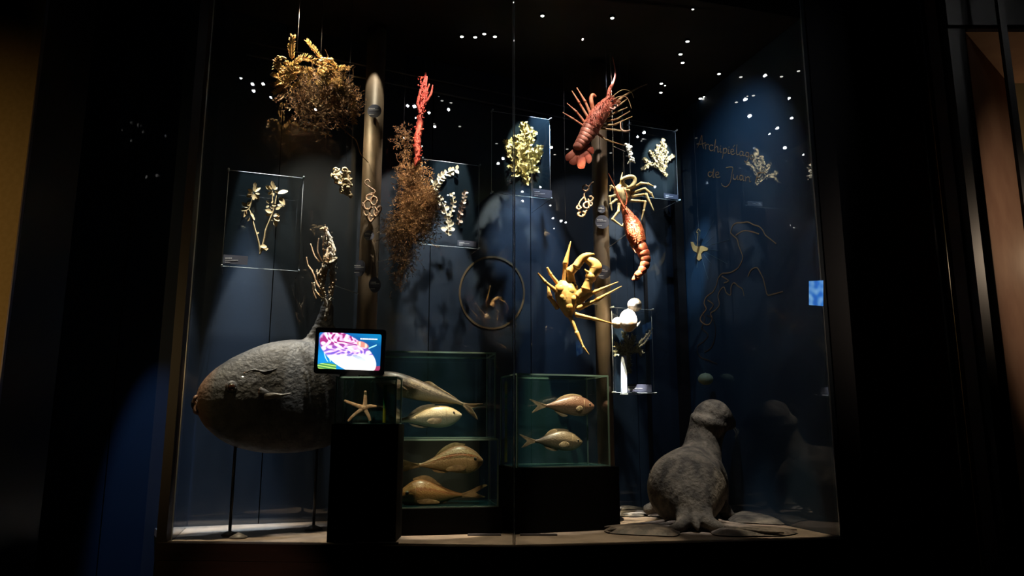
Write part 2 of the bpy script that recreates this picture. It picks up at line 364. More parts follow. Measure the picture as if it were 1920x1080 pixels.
# beige wall at the left and its dark lacquered reveal
xl = at(39, 400, 3.55).x
struct(MB().prism([(xl - 1.6, 3.55, 0), (xl, 3.55, 0), (xl, 3.55, 4.85), (xl - 1.6, 3.55, 4.85)], (0, .1, 0)).build('wall_left', M_beige, smooth=False))
struct(MB().prism([(xl + .001, 3.54, 0), (xl + .008, 3.54, 0), (xl + .008, 3.54, 4.85), (xl + .001, 3.54, 4.85)], (0, .1, 0)).build('trim_12', mat('bead', (.2, .17, .2), .3, .5), smooth=False))
struct(MB().prism([(xl + .009, 3.56, 0), (xl + .05, 3.9, 0), (xl + .05, 3.9, 4.85), (xl + .009, 3.56, 4.85)], (-.02, .0, 0)).build('trim_13', M_lac, smooth=False))
for n_, a_, b_ in (('wall_hall_left', (-4.9, -3.2), (-4.9, 8)), ('wall_hall_right', (4.9, -3.2), (4.9, 8)), ('wall_hall_rear', (-5, -3.1), (5, -3.1)), ('wall_hall_far', (-5, 7.8), (5, 7.8))):
    struct(slab(n_, a_, b_, 0, 4.95, .1, M_black, side=1))
lw = bpy.data.lights.new('room_lamp', 'POINT'); lw.energy = 7; lw.color = (1, .72, .42); lw.shadow_soft_size = .1
o = bpy.data.objects.new('room_lamp', lw); COL.objects.link(o); o.location = (x0 + .9, 4.45, 2.5)

spot((x0 + .9, 2.4, 2.6), (x0 + .5, 3.95, 2.4), 60, 66, (1, .75, .52), 1, .002)  # unseen spot added in front of the doorway to light its reveal

# poles
def pole(px, Y, r, label):
    p = at(px, 700, Y); mb = MB(); mb.tube([(p.x, Y, ZP), (p.x, Y, cz(p.x) - .04)], r, 28)
    t = thing('display_pole', label, 'pole', (p.x, Y, ZP))
    mb.build('shaft', M_pole, t)
    mb = MB(); mb.tube([(p.x, Y, ZP), (p.x, Y, ZP + .012)], r * 1.9, 28); mb.build('base_plate', M_blackg, t)
    return p.x
PX1 = pole(684, 4.62, .062, 'tall bronze pole behind the tablet, carrying round labels and seaweed')
PX2 = pole(1133, 4.88, .054, 'tall bronze pole between the crab and the shells, behind the right tank')

# round and square labels
def lines(pl, rows, parent, off=.003):
    mb = MB()
    for x0_, x1_, y, h in rows:
        x = x0_
        while x < x1_:
            L = min(x1_ - x, R.uniform(1.2, 3.2)); a = pl.p(x, y, off); b = pl.p(x + L, y + (L) * .04, off)
            hh = h * pl.s / 2; mb.prism([a - Vector((0, 0, hh)), b - Vector((0, 0, hh)), b + Vector((0, 0, hh)), a + Vector((0, 0, hh))], pl.n * .0006); x += L + .5
    stuff(mb.build('lettering', M_print, parent, smooth=False))
def disc(px, py, Y, r, rot, label, squash=1.0):
    pl = PL(px, py, Y, rot); o = pl.o
    t = thing('round_label', label, 'label', o, 'round labels clipped to the poles')
    mb = MB(); pts = [o + pl.u * (r * pl.s * squash * cos(a)) + Vector((0, 0, r * pl.s * sin(a))) for a in [2 * pi * i / 32 for i in range(32)]]
    mb.prism(pts, -pl.n * .003); mb.build('plate', M_label, t, smooth=False)
    lines(pl, [(px - r * .72 * squash, px + r * .1, py - r * .32, 1.1), (px - r * .72 * squash, px + r * .55, py - r * .12, .8), (px - r * .72 * squash, px - r * .02, py + r * .5, .8)], t)
    mb = MB(); mb.tube([o - pl.n * .003, o - pl.n * .004 + Vector((0, .08, 0))], .003, 6); mb.build('clip', M_blackg, t)
disc(702, 208, 4.53, 14, 0, 'round slate label high on the left pole beside the golden seaweed')
disc(675, 503, 4.52, 16, -35, 'oval-looking slate label turned sideways, low on the left pole', .85)
disc(703, 534, 4.53, 15, 30, 'dim round label at the right side of the left pole above the tablet', .8)
disc(692, 441, 4.54, 10, 0, 'small black label on the left pole just below the curled tendrils')
disc(1129, 416, 4.80, 13.5, 0, 'blue-black round label on the right pole level with the second lobster')
disc(1132, 510, 4.80, 13.5, 0, 'dark round label on the right pole beside the yellow crab claw')
disc(1128, 392, 4.81, 8, 0, 'smallest dark label on the right pole, just above the blue-black one')
def rods(t, pts, r=.0022, m=None):
    for a, b in pts:
        MB().tube([a, b], r, 6).build('mounting_rod', m or M_steel, t)
def wire(t, p, r=.0007):
    MB().tube([p, (p.x, p.y, cz(p.x))], r, 4).build('hanging_wire', M_wire, t)

# ------------------------------------------------------------------ acrylic panels with pressed algae
def panel(px, py, Y, corners, label, lab, ):
    pl = PL(px, py, Y, ROT); (xa, ya), (xb, yb) = corners
    A = pl.p(xa, ya); B = pl.p(xb, yb); zt, zb = A.z, B.z
    ua = (A - pl.o).dot(pl.u); ub = (B - pl.o).dot(pl.u); o2 = Vector((pl.o.x, pl.o.y, 0))
    P = lambda u, z, d: o2 + pl.u * u - pl.n * d + Vector((0, 0, z))
    t = thing('algae_display', label, 'display case', P((ua + ub) / 2, zb, .01), 'acrylic panels of pressed algae')
    for d, nm in ((.010, 'sheet'),):
        MB().prism([P(ua, zb, d), P(ub, zb, d), P(ub, zt, d), P(ua, zt, d)], -pl.n * .0015).build(nm, M_panel, t, smooth=False)
    r = .0016
    for a, b in (((ua, zb), (ub, zb)), ((ub, zb), (ub, zt)), ((ub, zt), (ua, zt)), ((ua, zt), (ua, zb))):
        mb = MB(); mb.tube([P(a[0], a[1], .010), P(b[0], b[1], .010)], r, 4); mb.build('edge', M_acryl, t)
    for u_, z_ in ((ua, zb), (ub, zb), (ub, zt), (ua, zt)):
        mb = MB(); mb.tube([P(u_, z_, -.018), P(u_, z_, .024)], .006, 8); mb.build('corner_stud', M_acryl, t)
        MB().tube([P(u_, z_, .024), P(u_, z_, .024) - pl.n * ((P(u_, z_, .024) - CB).dot(WN) - .001)], .0012, 5).build('mounting_rod', M_wire, t)
    if lab:
        x0_, y0_, x1_, y1_ = lab; pq = PL(px, py, Y, ROT); pq.o = pq.o + pl.n * .016
        a, b = pq.p(x0_, y0_), pq.p(x1_, y1_)
        mb = MB(); mb.prism([Vector((a.x, a.y, b.z)), Vector((b.x, b.y, b.z)), Vector((b.x, b.y, a.z)), a], -pl.n * .002)
        mb.build('label_plate', M_label, t, smooth=False)
        k = (y1_ - y0_)
        lines(pq, [(x0_ + 3, x0_ + (x1_ - x0_) * .35, y0_ + k * .35, 1.2), (x0_ + 3, x0_ + (x1_ - x0_) * .62, y0_ + k * .55, .8), (x0_ + 3, x0_ + (x1_ - x0_) * .28, y0_ + k * .72, .7)], t, .001)
    return t, pl
M_leafg = mat('dried_leaf', (.50, .41, .24), .65, c2=(.32, .24, .12), ns=60, bump=.2, bs=200)
M_leafp = mat('pale_leaf', (.62, .56, .40), .6, c2=(.42, .34, .22), ns=70, bump=.2, bs=200)
M_leafy = mat('yellow_green_alga', (.55, .49, .24), .6, c2=(.40, .34, .15), ns=50, bump=.3, bs=150)
M_leafr = mat('pinkish_leaf', (.38, .24, .20), .6, c2=(.5, .42, .33), ns=60)
_, q1 = panel(490, 410, 4.42, ((429, 318), (560, 508)), 'large clear panel at the far left holding a forked leafy alga', (419, 477, 464, 497))
_, q3 = panel(845, 380, 4.85, ((792, 297), (898, 466)), 'clear panel behind the brown seaweed holding round-leaved alga sprigs', (858, 450, 893, 463))
_, q2 = panel(977, 290, 4.90, ((923, 207), (1033, 373)), 'clear panel at the glass joint holding a bushy yellow-green alga', (999, 353, 1035, 372))
_, q4 = panel(1228, 300, 5.12, ((1180, 232), (1273, 376)), 'clear panel right of the first lobster holding a triangular pale alga', (1245, 362, 1272, 374))
_, q5 = panel(1190, 655, 4.86, ((1148, 576), (1228, 737)), 'narrow clear panel under the white shells holding a feathery alga', (1175, 720, 1222, 735))
q6 = None
# shared leaf meshes: copies of one leaf part
def sprig(pl, name, label, stems, leaves, m, group=None, base=None):
    """stems: list of (path (px,py,off,r)); leaves: (px,py,angle,len,width)"""
    b = base or stems[0][0]; t = thing(name, label, 'alga', pl.p(b[0], b[1]), group)
    for s_ in stems:
        p_, r_ = Mt(pl, s_, 6); MB().tube(p_, r_, 7, jit=.15).build('stem', m, t)
    me = None
    for (x, y, a, L, W) in leaves:
        if me is None:
            mb = MB(); mb.leaf((0, 0, 0), (1, 0, 0), (0, -1, .2), 1, .28, .12, 5); me0 = bpy.data.meshes.new('leaf'); me0.from_pydata([tuple(v) for v in mb.v], [], mb.f)
            me0.polygons.foreach_set('use_smooth', [True] * len(me0.polygons)); me0.materials.append(m); me = me0
        o = bpy.data.objects.new('leaf', me); COL.objects.link(o); o.parent = t
        o.location = pl.p(x, y, R.uniform(-.006, .008)) - t.location; L *= pl.s
        o.rotation_euler = Euler((R.uniform(-.5, .5), -radians(a) + R.uniform(-.1, .1), pl.rot + R.uniform(-.35, .35))); o.scale = (L, L * W * 3.2 * .9, L * W * 3.2)
    return t
L1 = []
for cx, cy, n, sp in ((476, 362, 11, 12), (512, 358, 9, 9), (507, 384, 5, 8)):
    for i in range(n):
        a = 360 * i / n + R.uniform(-20, 20); L1.append((cx + cos(radians(a)) * 3, cy - sin(radians(a)) * 3, a, R.uniform(.7, 1.15) * sp, R.uniform(.25, .42)))
L1 += [(521, 363, 12, 20, .32), (524, 370, -55, 19, .3), (520, 384, -10, 13, .4), (517, 392, 15, 10, .4), (466, 392, 200, 14, .3), (462, 394, 245, 16, .25), (463, 388, 150, 12, .35), (464, 386, 60, 10, .4), (470, 400, 300, 10, .35),
       (471, 404, -50, 11, .3), (468, 408, 240, 9, .25), (510, 398, 165, 13, .42), (508, 402, 190, 10, .35), (512, 405, 20, 12, .42), (514, 408, -40, 12, .4), (516, 412, -80, 14, .35), (516, 406, 10, 9, .4), (505, 410, -20, 8, .3),
       (481, 437, 15, 5, .5), (488, 462, -5, 12, .45), (492, 468, 10, 11, .4), (487, 466, 70, 9, .3), (512, 352, 100, 14, .3), (507, 355, 140, 11, .35), (478, 352, 90, 10, .4)]
sprig(q1, 'alga_sprig', 'forked golden alga sprig with leafy crowns in the far-left panel',
      [[(488, 476, 0, 2), (485, 455, 0, 1.9), (478, 430, 0, 1.7), (472, 408, 0, 1.5), (467, 393, 0, 1.2), (458, 390, 0, .9), (452, 405, .004, .5)],
       [(489, 470, 0, 1.9), (495, 450, 0, 1.7), (498, 432, 0, 1.6), (506, 412, 0, 1.4), (514, 390, 0, 1.2), (519, 365, 0, .9), (521, 358, 0, .5)],
       [(467, 393, 0, 1.1), (472, 378, 0, 1), (476, 362, 0, .7)], [(512, 395, 0, 1), (511, 375, 0, .9), (511, 358, 0, .6)], [(487, 477, .004, 1.6), (492, 468, .004, 1.5), (499, 470, 0, 1)]], L1, M_leafg)
def line_leaves(path, n, L, W, spread=60, jit=12):
    q = cr(path, 10); out = []
    for i in range(n):
        f = (i + .5) / n * (len(q) - 2); k = int(f); x, y = q[k][0], q[k][1]; dx = q[k + 1][0] - q[k][0]; dy = q[k + 1][1] - q[k][1]
        a = math.degrees(atan2(-dy, dx)) + (spread if i % 2 else -spread) + R.uniform(-jit, jit); out.append((x, y, a, L * R.uniform(.75, 1.15), W))
    return out
s3 = [[(840, 442, 0, 1.4), (840, 425, 0, 1.3), (838, 405, 0, 1.1), (832, 385, 0, 1), (822, 372, 0, .8)], [(839, 422, 0, 1.1), (846, 400, 0, .9), (850, 380, 0, .8), (848, 362, 0, .6)],
      [(812, 360, 0, 1), (820, 345, 0, .9), (828, 332, 0, .8), (842, 322, 0, .7), (858, 318, 0, .5)], [(822, 372, 0, .9), (816, 362, 0, .9), (812, 352, 0, .8), (812, 340, 0, .6)]]
l3 = line_leaves(s3[0], 16, 9.5, .5) + line_leaves(s3[1], 15, 7, .45) + line_leaves(s3[2], 20, 9, .45) + line_leaves(s3[3], 8, 9, .5) + [(842, 432, 15, 12, .45), (838, 432, 165, 13, .45), (842, 424, 40, 11, .45)]
sprig(q3, 'alga_sprig', 'pale round-leaved alga sprig, the larger one in the panel behind the brown seaweed', s3, l3, M_leafp)
s3b = [[(860, 422, 0, 1), (862, 405, 0, .9), (866, 388, 0, .8), (870, 372, 0, .7), (874, 358, 0, .5)]]
sprig(q3, 'alga_sprig', 'thin single-stemmed alga sprig with pinkish tip beside the round-leaved sprig', s3b, line_leaves(s3b[0], 20, 7, .5, 65), M_leafr)
def bush(pl, name, label, root, branches, m, dens, L, W, twig=.7, cat='alga', offr=.01, sub=1):
    """bushy alga: main branches as stems, the countless blades as one stuff part"""
    t = thing(name, label, cat, pl.p(root[0], root[1])); fol = MB()
    for br in branches:
        p_, r_ = Mt(pl, [(x, y, o_, r) for x, y, o_, r in br], 5); MB().tube(p_, r_, 6, jit=.2).build('stem', m, t)
        q = cr(br, 6); tot = sum(sqrt((q[i + 1][0] - q[i][0]) ** 2 + (q[i + 1][1] - q[i][1]) ** 2) for i in range(len(q) - 1)); n = int(tot * dens)
        for i in range(n):
            k = R.randrange(len(q) - 1); f = R.random(); x = q[k][0] + (q[k + 1][0] - q[k][0]) * f; y = q[k][1] + (q[k + 1][1] - q[k][1]) * f
            base_a = atan2(-(q[k + 1][1] - q[k][1]), q[k + 1][0] - q[k][0]); a = base_a + R.choice((-1, 1)) * R.uniform(.3, 1.3)
            d = pl.u * cos(a) + Vector((0, 0, sin(a))) + pl.n * R.uniform(-.5, .6); o_ = q[k][2] + R.uniform(-offr, offr)
            l = L * R.uniform(.5, 1.2) * pl.s
            fol.leaf(pl.p(x, y, o_), d, pl.n + Vector((R.uniform(-.6, .6), 0, R.uniform(-.6, .6))), l, l * W, R.uniform(-.1, .4), 3)
    stuff(fol.build('foliage', m, t)); return t
b2 = [[(990, 346, 0, 2.2), (982, 325, 0, 2.2), (978, 300, 0, 1.8), (980, 275, 0, 1.4), (984, 250, 0, 1), (982, 234, 0, .7)], [(982, 322, 0, 1.4), (968, 305, 0, 1.2), (956, 290, 0, .9), (950, 268, 0, .6)],
      [(984, 322, 0, 1.4), (998, 308, 0, 1.2), (1008, 292, 0, 1), (1012, 274, 0, .6)], [(979, 300, 0, 1.2), (968, 282, 0, 1), (962, 262, 0, .7)], [(980, 290, 0, 1.2), (992, 272, 0, 1), (1000, 250, 0, .6)],
      [(979, 310, 0, 1.2), (992, 296, 0, 1), (1002, 282, 0, .7)], [(984, 326, 0, 1), (996, 318, 0, 1), (1004, 318, 0, .6)], [(980, 320, 0, 1), (966, 318, 0, 1), (958, 312, 0, .6)], [(980, 280, 0, 1), (972, 262, 0, 1), (970, 258, 0, .6)], [(982, 262, 0, 1), (990, 250, 0, .9), (993, 242, 0, .6)]]
t = bush(q2, 'bushy_alga', 'bushy yellow-green alga spread flat in the panel at the glass joint', (990, 346), b2, M_leafy, 2.6, 9, .30)
mb = MB(); mb.leaf(q2.p(976, 328), -q2.u + Vector((0, 0, -.25)), q2.n, 21 * q2.s, 3.5 * q2.s); mb.leaf(q2.p(984, 320), q2.u * .9 + Vector((0, 0, -.05)), q2.n, 20 * q2.s, 4 * q2.s)
mb.leaf(q2.p(981, 330), q2.u * .5 + Vector((0, 0, -1)), q2.n, 22 * q2.s, 4 * q2.s); mb.leaf(q2.p(986, 328), q2.u * .1 + Vector((0, 0, -1)), q2.n, 18 * q2.s, 3 * q2.s); mb.build('broad_blade', M_leafy, t)
b4 = [[(1250, 330, 0, 1), (1238, 318, 0, 1), (1225, 308, 0, 1), (1205, 316, 0, .7)], [(1246, 322, 0, 1), (1240, 305, 0, 1), (1240, 285, 0, .8), (1243, 262, 0, .5)], [(1242, 318, 0, 1), (1228, 300, 0, .9), (1220, 285, 0, .7)],
      [(1246, 318, 0, 1), (1250, 302, 0, .9), (1262, 292, 0, .6)], [(1240, 310, 0, 1), (1232, 290, 0, .9), (1234, 274, 0, .6)], [(1235, 315, 0, .9), (1215, 305, 0, .9), (1208, 298, 0, .6)], [(1238, 300, 0, .8), (1248, 290, 0, .8), (1246, 272, 0, .5)]]
bush(q4, 'bushy_alga', 'triangular pale olive alga in the panel right of the first lobster', (1250, 330), b4, mat('olive_alga', (.42, .38, .24), .7, c2=(.2, .17, .10), ns=60), 4.5, 4.6, .45)
# feathery alga under the shells
def feather(pl, path, t, m, L, dens=1.4, w=.10):
    p_, r_ = Mt(pl, path, 5); MB().tube(p_, r_, 6).build('stem', m, t)
    q = cr(path, 8); mb = MB()
    for i in range(len(q) - 1):
        a0 = atan2(-(q[i + 1][1] - q[i][1]), q[i + 1][0] - q[i][0])
        for k in range(max(1, int(dens * 2))):
            for sg in (-1, 1):
                a = a0 + sg * R.uniform(.7, 1.1); d = pl.u * cos(a) + Vector((0, 0, sin(a))) + pl.n * R.uniform(-.2, .5)
                l = L * pl.s * R.uniform(.7, 1.1) * (1 - .5 * abs(i / len(q) - .4)); f = R.random()
                b_ = pl.p(q[i][0] + (q[i + 1][0] - q[i][0]) * f, q[i][1] + (q[i + 1][1] - q[i][1]) * f, q[i][2]); mb.tube([b_, b_ + d * l * .6, b_ + d * l + Vector((0, 0, .15 * l))], [l * w, l * w * .9, l * w * .4], 4)
    stuff(mb.build('pinnules', m, t))
M_feather = mat('grey_green_feather', (.40, .39, .27), .6, c2=(.25, .24, .15), ns=80)
t = thing('feathery_alga', 'grey-green feathery alga with two long plumes under the white shells', 'alga', q5.p(1176, 665))
for pth in ([(1176, 668, .01, 1.5), (1174, 650, .01, 1.3), (1172, 636, .01, 1), (1168, 624, .01, .6)], [(1176, 664, 0, 1.5), (1182, 648, 0, 1.2), (1188, 630, 0, .8)], [(1178, 660, .01, 1), (1164, 654, .02, 1), (1151, 648, .02, .6)],
            [(1176, 664, .01, 1), (1162, 662, .02, 1), (1150, 664, .02, .6)], [(1180, 660, .01, 1), (1192, 658, .02, 1), (1200, 664, .02, .6)], [(1178, 662, 0, 1), (1178, 680, 0, .9), (1179, 698, 0, .6)]): feather(q5, pth, t, M_feather, 9, 1.2)
for pth in ([(1186, 655, .01, 1), (1203, 638, .01, 1), (1222, 616, .01, .7)], [(1186, 656, .01, 1), (1205, 645, .01, 1), (1219, 624, .01, .7)]): feather(q5, pth, t, M_feather, 3.5, 1.0, .22)
t = thing('refracted_spot', 'white strip standing in for a refracted light spot under the feathery alga', 'highlight', q5.p(1165, 737))  # refracted spot of light built as an opaque white strip with a foot
mb = MB(); pq = q5; mb.prism([pq.p(1161, 738, .035), pq.p(1171, 737, .035), pq.p(1170, 668, .035), pq.p(1161, 668, .035)], -pq.n * .012); mb.build('strip', mat('painted_refracted_spot', (.80, .86, 1.0), .2, coat=1, c2=(.5, .6, .9), ns=30, stretch=(3, 3, 1)), t, smooth=False)
MB().box(pq.p(1166, 739, .03), .022, .012, .004, pq.u).build('refracted_spot_foot', M_acryl, t, smooth=False)

# ------------------------------------------------------------------ hanging seaweeds, corals
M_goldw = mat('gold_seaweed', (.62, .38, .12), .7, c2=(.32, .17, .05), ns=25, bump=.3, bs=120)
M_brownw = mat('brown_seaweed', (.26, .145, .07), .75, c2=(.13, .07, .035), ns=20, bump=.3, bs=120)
def tangle(pl, t, m, region, n, seglen, L, steps, r, name='frond_tangle', flow=None, depth=.08, leafy=0):
    mb = MB()
    for i in range(n):
        x, y = R.choice(region); x += R.gauss(0, 7); y += R.gauss(0, 7); a = R.uniform(0, 2 * pi) if flow is None else flow + R.gauss(0, .6); o_ = R.uniform(-depth, depth); pts = []; rad = []
        for k in range(steps):
            pts.append(pl.p(x, y, o_)); rad.append(r * pl.s * (1 - .6 * k / steps)); x += cos(a) * seglen; y += sin(a) * seglen; a += R.gauss(0, .45); o_ += R.gauss(0, .004)
            if leafy and R.random() < leafy:
                b_ = a + R.choice((-1, 1)) * R.uniform(.5, 1.2); d = pl.u * cos(b_) - Vector((0, 0, sin(b_))) + pl.n * R.uniform(-.5, .5)
                mb.leaf(pts[-1], d, pl.n + Vector((R.uniform(-.5, .5), 0, R.uniform(-.5, .5))), L * pl.s * R.uniform(.6, 1.2), L * pl.s * .16, .2, 2)
        mb.tube(pts, rad, 4)
    return stuff(mb.build(name, m, t))
pw = PL(590, 150, 4.3, 10)
t = thing('golden_seaweed', 'large spiky golden-brown seaweed hanging highest left of the bronze pole', 'seaweed', pw.p(590, 180))
for pth, L in (([(549, 118, .05, 1.2), (548, 100, .06, 1.2), (551, 76, .06, .6)], 9), ([(605, 118, .02, 1.2), (592, 100, .03, 1.2), (575, 80, .03, .6)], 7), ([(545, 135, .05, 1.2), (570, 118, .06, 1.2), (600, 128, .05, 1)], 10),
               ([(600, 128, .04, 1.2), (622, 145, .04, 1.2), (645, 168, .03, .8)], 13), ([(645, 168, .03, 1.2), (660, 195, .02, 1.2), (665, 232, .0, .7)], 11), ([(590, 140, .05, 1), (560, 142, .06, 1), (530, 150, .06, .6)], 11),
               ([(535, 172, .05, 1.2), (545, 150, .06, 1.2), (565, 138, .05, .7)], 10), ([(520, 150, .04, 1), (540, 138, .05, 1), (560, 128, .05, .6)], 8), ([(600, 140, .05, 1), (620, 160, .04, 1), (632, 190, .03, .6)], 12),
               ([(595, 125, .03, 1), (610, 120, .03, 1), (622, 118, .03, .7)], 8), ([(622, 150, .03, 1), (628, 130, .03, 1), (622, 120, .02, .7)], 7)):
    feather(pw, pth, t, M_goldw, L, 1.7, .085)
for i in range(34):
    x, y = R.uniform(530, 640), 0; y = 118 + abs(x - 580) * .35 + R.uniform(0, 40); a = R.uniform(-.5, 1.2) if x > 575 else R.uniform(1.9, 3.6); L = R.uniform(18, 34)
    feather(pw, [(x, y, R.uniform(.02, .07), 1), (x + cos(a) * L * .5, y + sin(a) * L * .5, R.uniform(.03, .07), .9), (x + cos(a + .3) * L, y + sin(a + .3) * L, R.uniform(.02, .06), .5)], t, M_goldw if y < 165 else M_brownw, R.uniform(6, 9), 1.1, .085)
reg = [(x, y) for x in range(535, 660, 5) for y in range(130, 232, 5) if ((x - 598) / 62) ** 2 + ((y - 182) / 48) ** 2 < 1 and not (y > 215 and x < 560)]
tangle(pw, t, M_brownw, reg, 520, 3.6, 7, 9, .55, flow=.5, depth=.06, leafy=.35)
for k, (x, y) in enumerate(((524, 118), (520, 130), (528, 140), (516, 146), (532, 118), (606, 118), (622, 122))):
    mb = MB()
    for j in range(7): mb.ell(pw.p(x + R.uniform(-5, 5), y + R.uniform(-4, 4), .05 + R.uniform(-.01, .01)), 3 * pw.s, 2.2 * pw.s, 2.2 * pw.s, nu=8, nv=5, jit=.3)
    mb.build('float_cluster', mat('cream_floats', (.75, .62, .36), .6, c2=(.5, .34, .14), ns=50), t)
p_, r_ = Mt(pw, [(632, 232, 0, 1.3), (655, 252, .0, 1.2), (668, 262, -.02, 1), (676, 283, -.05, .8), (690, 284, -.2, .8)], 6); MB().tube(p_, r_, 6, jit=.3).build('holdfast', M_brownw, t)
wire(t, pw.p(600, 135)); wire(t, pw.p(555, 135))
# white coral sponge lump
ps = PL(643, 342, 4.2, 0)
t = thing('sponge_lump', 'knobbly cream sponge lump hanging left of the bronze pole', 'sponge', ps.p(645, 342))
mb = MB()
for x0_, y0_, x1_, y1_, n in ((636, 318, 632, 345, 12), (650, 315, 655, 350, 14), (640, 350, 660, 365, 14), (645, 330, 648, 360, 14)):
    for i in range(n):
        f = i / n; x = x0_ + (x1_ - x0_) * f + R.gauss(0, 3); y = y0_ + (y1_ - y0_) * f + R.gauss(0, 2.5); r = R.uniform(3, 5) * ps.s
        mb.ell(ps.p(x, y, R.uniform(-.015, .03)), r, r, r * .9, nu=12, nv=8, jit=.3)
        a = R.uniform(0, 6.3)
        mb.tube([ps.p(x + 4 * cos(a + q * .9), y + 4 * sin(a + q * .9), .025) for q in range(5)], 1.5 * ps.s, 6, jit=.3)
o = mb.build('lobes', mat('cream_sponge', (.68, .48, .25), .7, c2=(.85, .70, .45), ns=40, bump=.6, bs=160), t); stuff(o)
MB().tube([ps.p(632, 338, .02), ps.p(626, 333, .02), ps.p(622, 330, .02)], [.007, .005, .004], 8).build('branch', mat('cream_sponge', (0, 0, 0)), t)
wire(t, ps.p(648, 318))
# curled tendril pieces
M_tend = mat('tan_tendril', (.36, .20, .12), .5, c2=(.62, .42, .28), ns=60, coat=.3, bump=.6, bs=120)
def curls(pl, label, tubes):
    t = thing('curled_tendrils', label, 'tendril', pl.p(tubes[0][0][0], tubes[0][0][1]), 'curled tendril clusters beside the poles')
    for s_ in tubes:
        p_, r_ = Mt(pl, s_, 6); MB().tube(p_, r_, 8, jit=.12).build('tendril', M_tend, t)
    return t
def ring(cx, cy, rx, ry, r, a0=0, a1=360, o0=0, o1=.01):
    n = 9; return [(cx + rx * cos(radians(a0 + (a1 - a0) * i / n)), cy - ry * sin(radians(a0 + (a1 - a0) * i / n)), o0 + (o1 - o0) * i / n, r) for i in range(n + 1)]
pc = PL(695, 375, 4.5, 0)
t = curls(pc, 'curled pinkish tan tendril cluster on the front of the left pole', [
    [(694, 342, 0, 1.2), (690, 337, 0, 1.4), (685, 340, 0, 1.4), (685, 345, 0, 1.3), (692, 350, 0, 1.4), (702, 357, 0, 1.4), (702, 362, 0, 1.6), (695, 363, 0, 1.8)],
    ring(694, 371, 7, 6, 1.9, 60, 400), ring(702, 378, 6, 8, 1.6, 0, 360, .01, .02), ring(690, 385, 7, 9, 1.8, 100, 460, .005, .015), ring(688, 398, 5, 7, 1.7, 60, 300),
    ring(700, 398, 7, 9, 1.8, 100, 420, .0, .02), [(680, 380, 0, 2.4), (681, 388, 0, 2.4), (684, 392, 0, 1.8), (690, 392, .01, 1.5)], [(708, 392, .01, 2.4), (713, 388, .01, 2.8), (714, 395, .01, 2.4), (708, 404, .01, 2.4), (700, 412, .01, 2.2), (696, 417, .01, 2), (692, 410, .01, 1.8), (695, 402, .01, 1.8)],
    ring(706, 401, 4, 6, 1.6, 0, 360, .015, .02), [(688, 404, 0, 2), (690, 412, 0, 2), (696, 417, 0, 1.8)]])
rods(t, [(pc.p(694, 370), pc.p(694, 370) + Vector((0, .09, 0)))])
pc = PL(1097, 375, 4.62, 0)
t = curls(pc, 'curled cream tendril cluster left of the right pole below the first lobster', [
    [(1113, 341, 0, .9), (1108, 344, 0, 1.2), (1104, 350, 0, 1.3)], ring(1098, 353, 5.5, 5.5, 1.7, 45, 400), [(1098, 358, 0, 1.4), (1095, 366, 0, 1.5), (1098, 375, 0, 1.6), (1100, 384, 0, 1.6)], ring(1107, 373, 4.5, 4, 1.7, 180, 480),
    [(1095, 370, .01, 1.4), (1088, 378, .01, 1.5), (1085, 386, .01, 1.6), (1090, 391, .01, 1.6)], ring(1085, 390, 3.5, 3.5, 1.9, 0, 340), ring(1100, 386, 6, 6, 2, 0, 300, 0, .015), ring(1090, 402, 6, 5, 2.4, 100, 420, 0, .015), [(1102, 378, .01, 2.2), (1104, 388, .01, 2.2), (1098, 398, .01, 2.2), (1092, 405, .01, 2)], ring(1107, 383, 3.5, 4, 1.6, 0, 360)])
rods(t, [(pc.p(1104, 350), Vector((PX2 - .04, 4.85, pc.p(1104, 350).z)))])
# white-tan gorgonian
pg = PL(612, 510, 4.2, 0)
M_gorg = mat('bleached_gorgonian', (.74, .66, .56), .6, c2=(.60, .38, .18), ns=14, lo=.45, hi=.62, bump=.5, bs=150)
M_gorgb = mat('tan_gorgonian', (.30, .20, .13), .7, c2=(.45, .30, .2), ns=30, bump=.4, bs=150)
t = thing('gorgonian', 'bleached white and tan branching sea fan left of the pole above the tablet', 'sea fan', pg.p(612, 598))
for s_ in ([(610, 600, 0, 3.2), (616, 575, 0, 3.6), (621, 545, 0, 4), (624, 520, 0, 4.6), (622, 495, 0, 4.4), (625, 470, 0, 4), (618, 445, 0, 3.6), (608, 430, 0, 2.6), (601, 431, .01, 1.8)], [(612, 575, 0, 2.4), (609, 555, .01, 2.6), (605, 535, .01, 3.4), (608, 510, .01, 5), (614, 485, .01, 6), (618, 465, 0, 4)],
           [(606, 530, 0, 2.2), (598, 520, .01, 2.8), (610, 500, .01, 3.5)], [(620, 495, .02, 2.5), (630, 490, .02, 3), (632, 484, .02, 2)], [(606, 560, .01, 2), (600, 555, .01, 2), (592, 545, .01, 1.6), (590, 530, .01, 1.2)], [(600, 520, .01, 1.8), (595, 512, .01, 1.5), (596, 506, .01, 1)], [(616, 470, 0, 2), (606, 468, .01, 1.6)]):
    p_, r_ = Mt(pg, s_, 10); MB().tube(p_, [r * 1.15 for r in r_], 9, jit=.7).build('branch', M_gorg, t)
mb = MB()
for i in range(320):
    x, y = R.choice(((624, 520), (622, 495), (610, 505), (620, 465), (612, 440), (606, 530), (620, 545), (628, 488), (606, 548))); x += R.gauss(0, 2.4); y += R.gauss(0, 12)
    r = R.uniform(.7, 1.7) * pg.s; mb.ell(pg.p(x, y, R.uniform(-.005, .022)), r, r, r * 1.5, nu=6, nv=4, jit=.7)
stuff(mb.build('polyps', M_gorg, t))
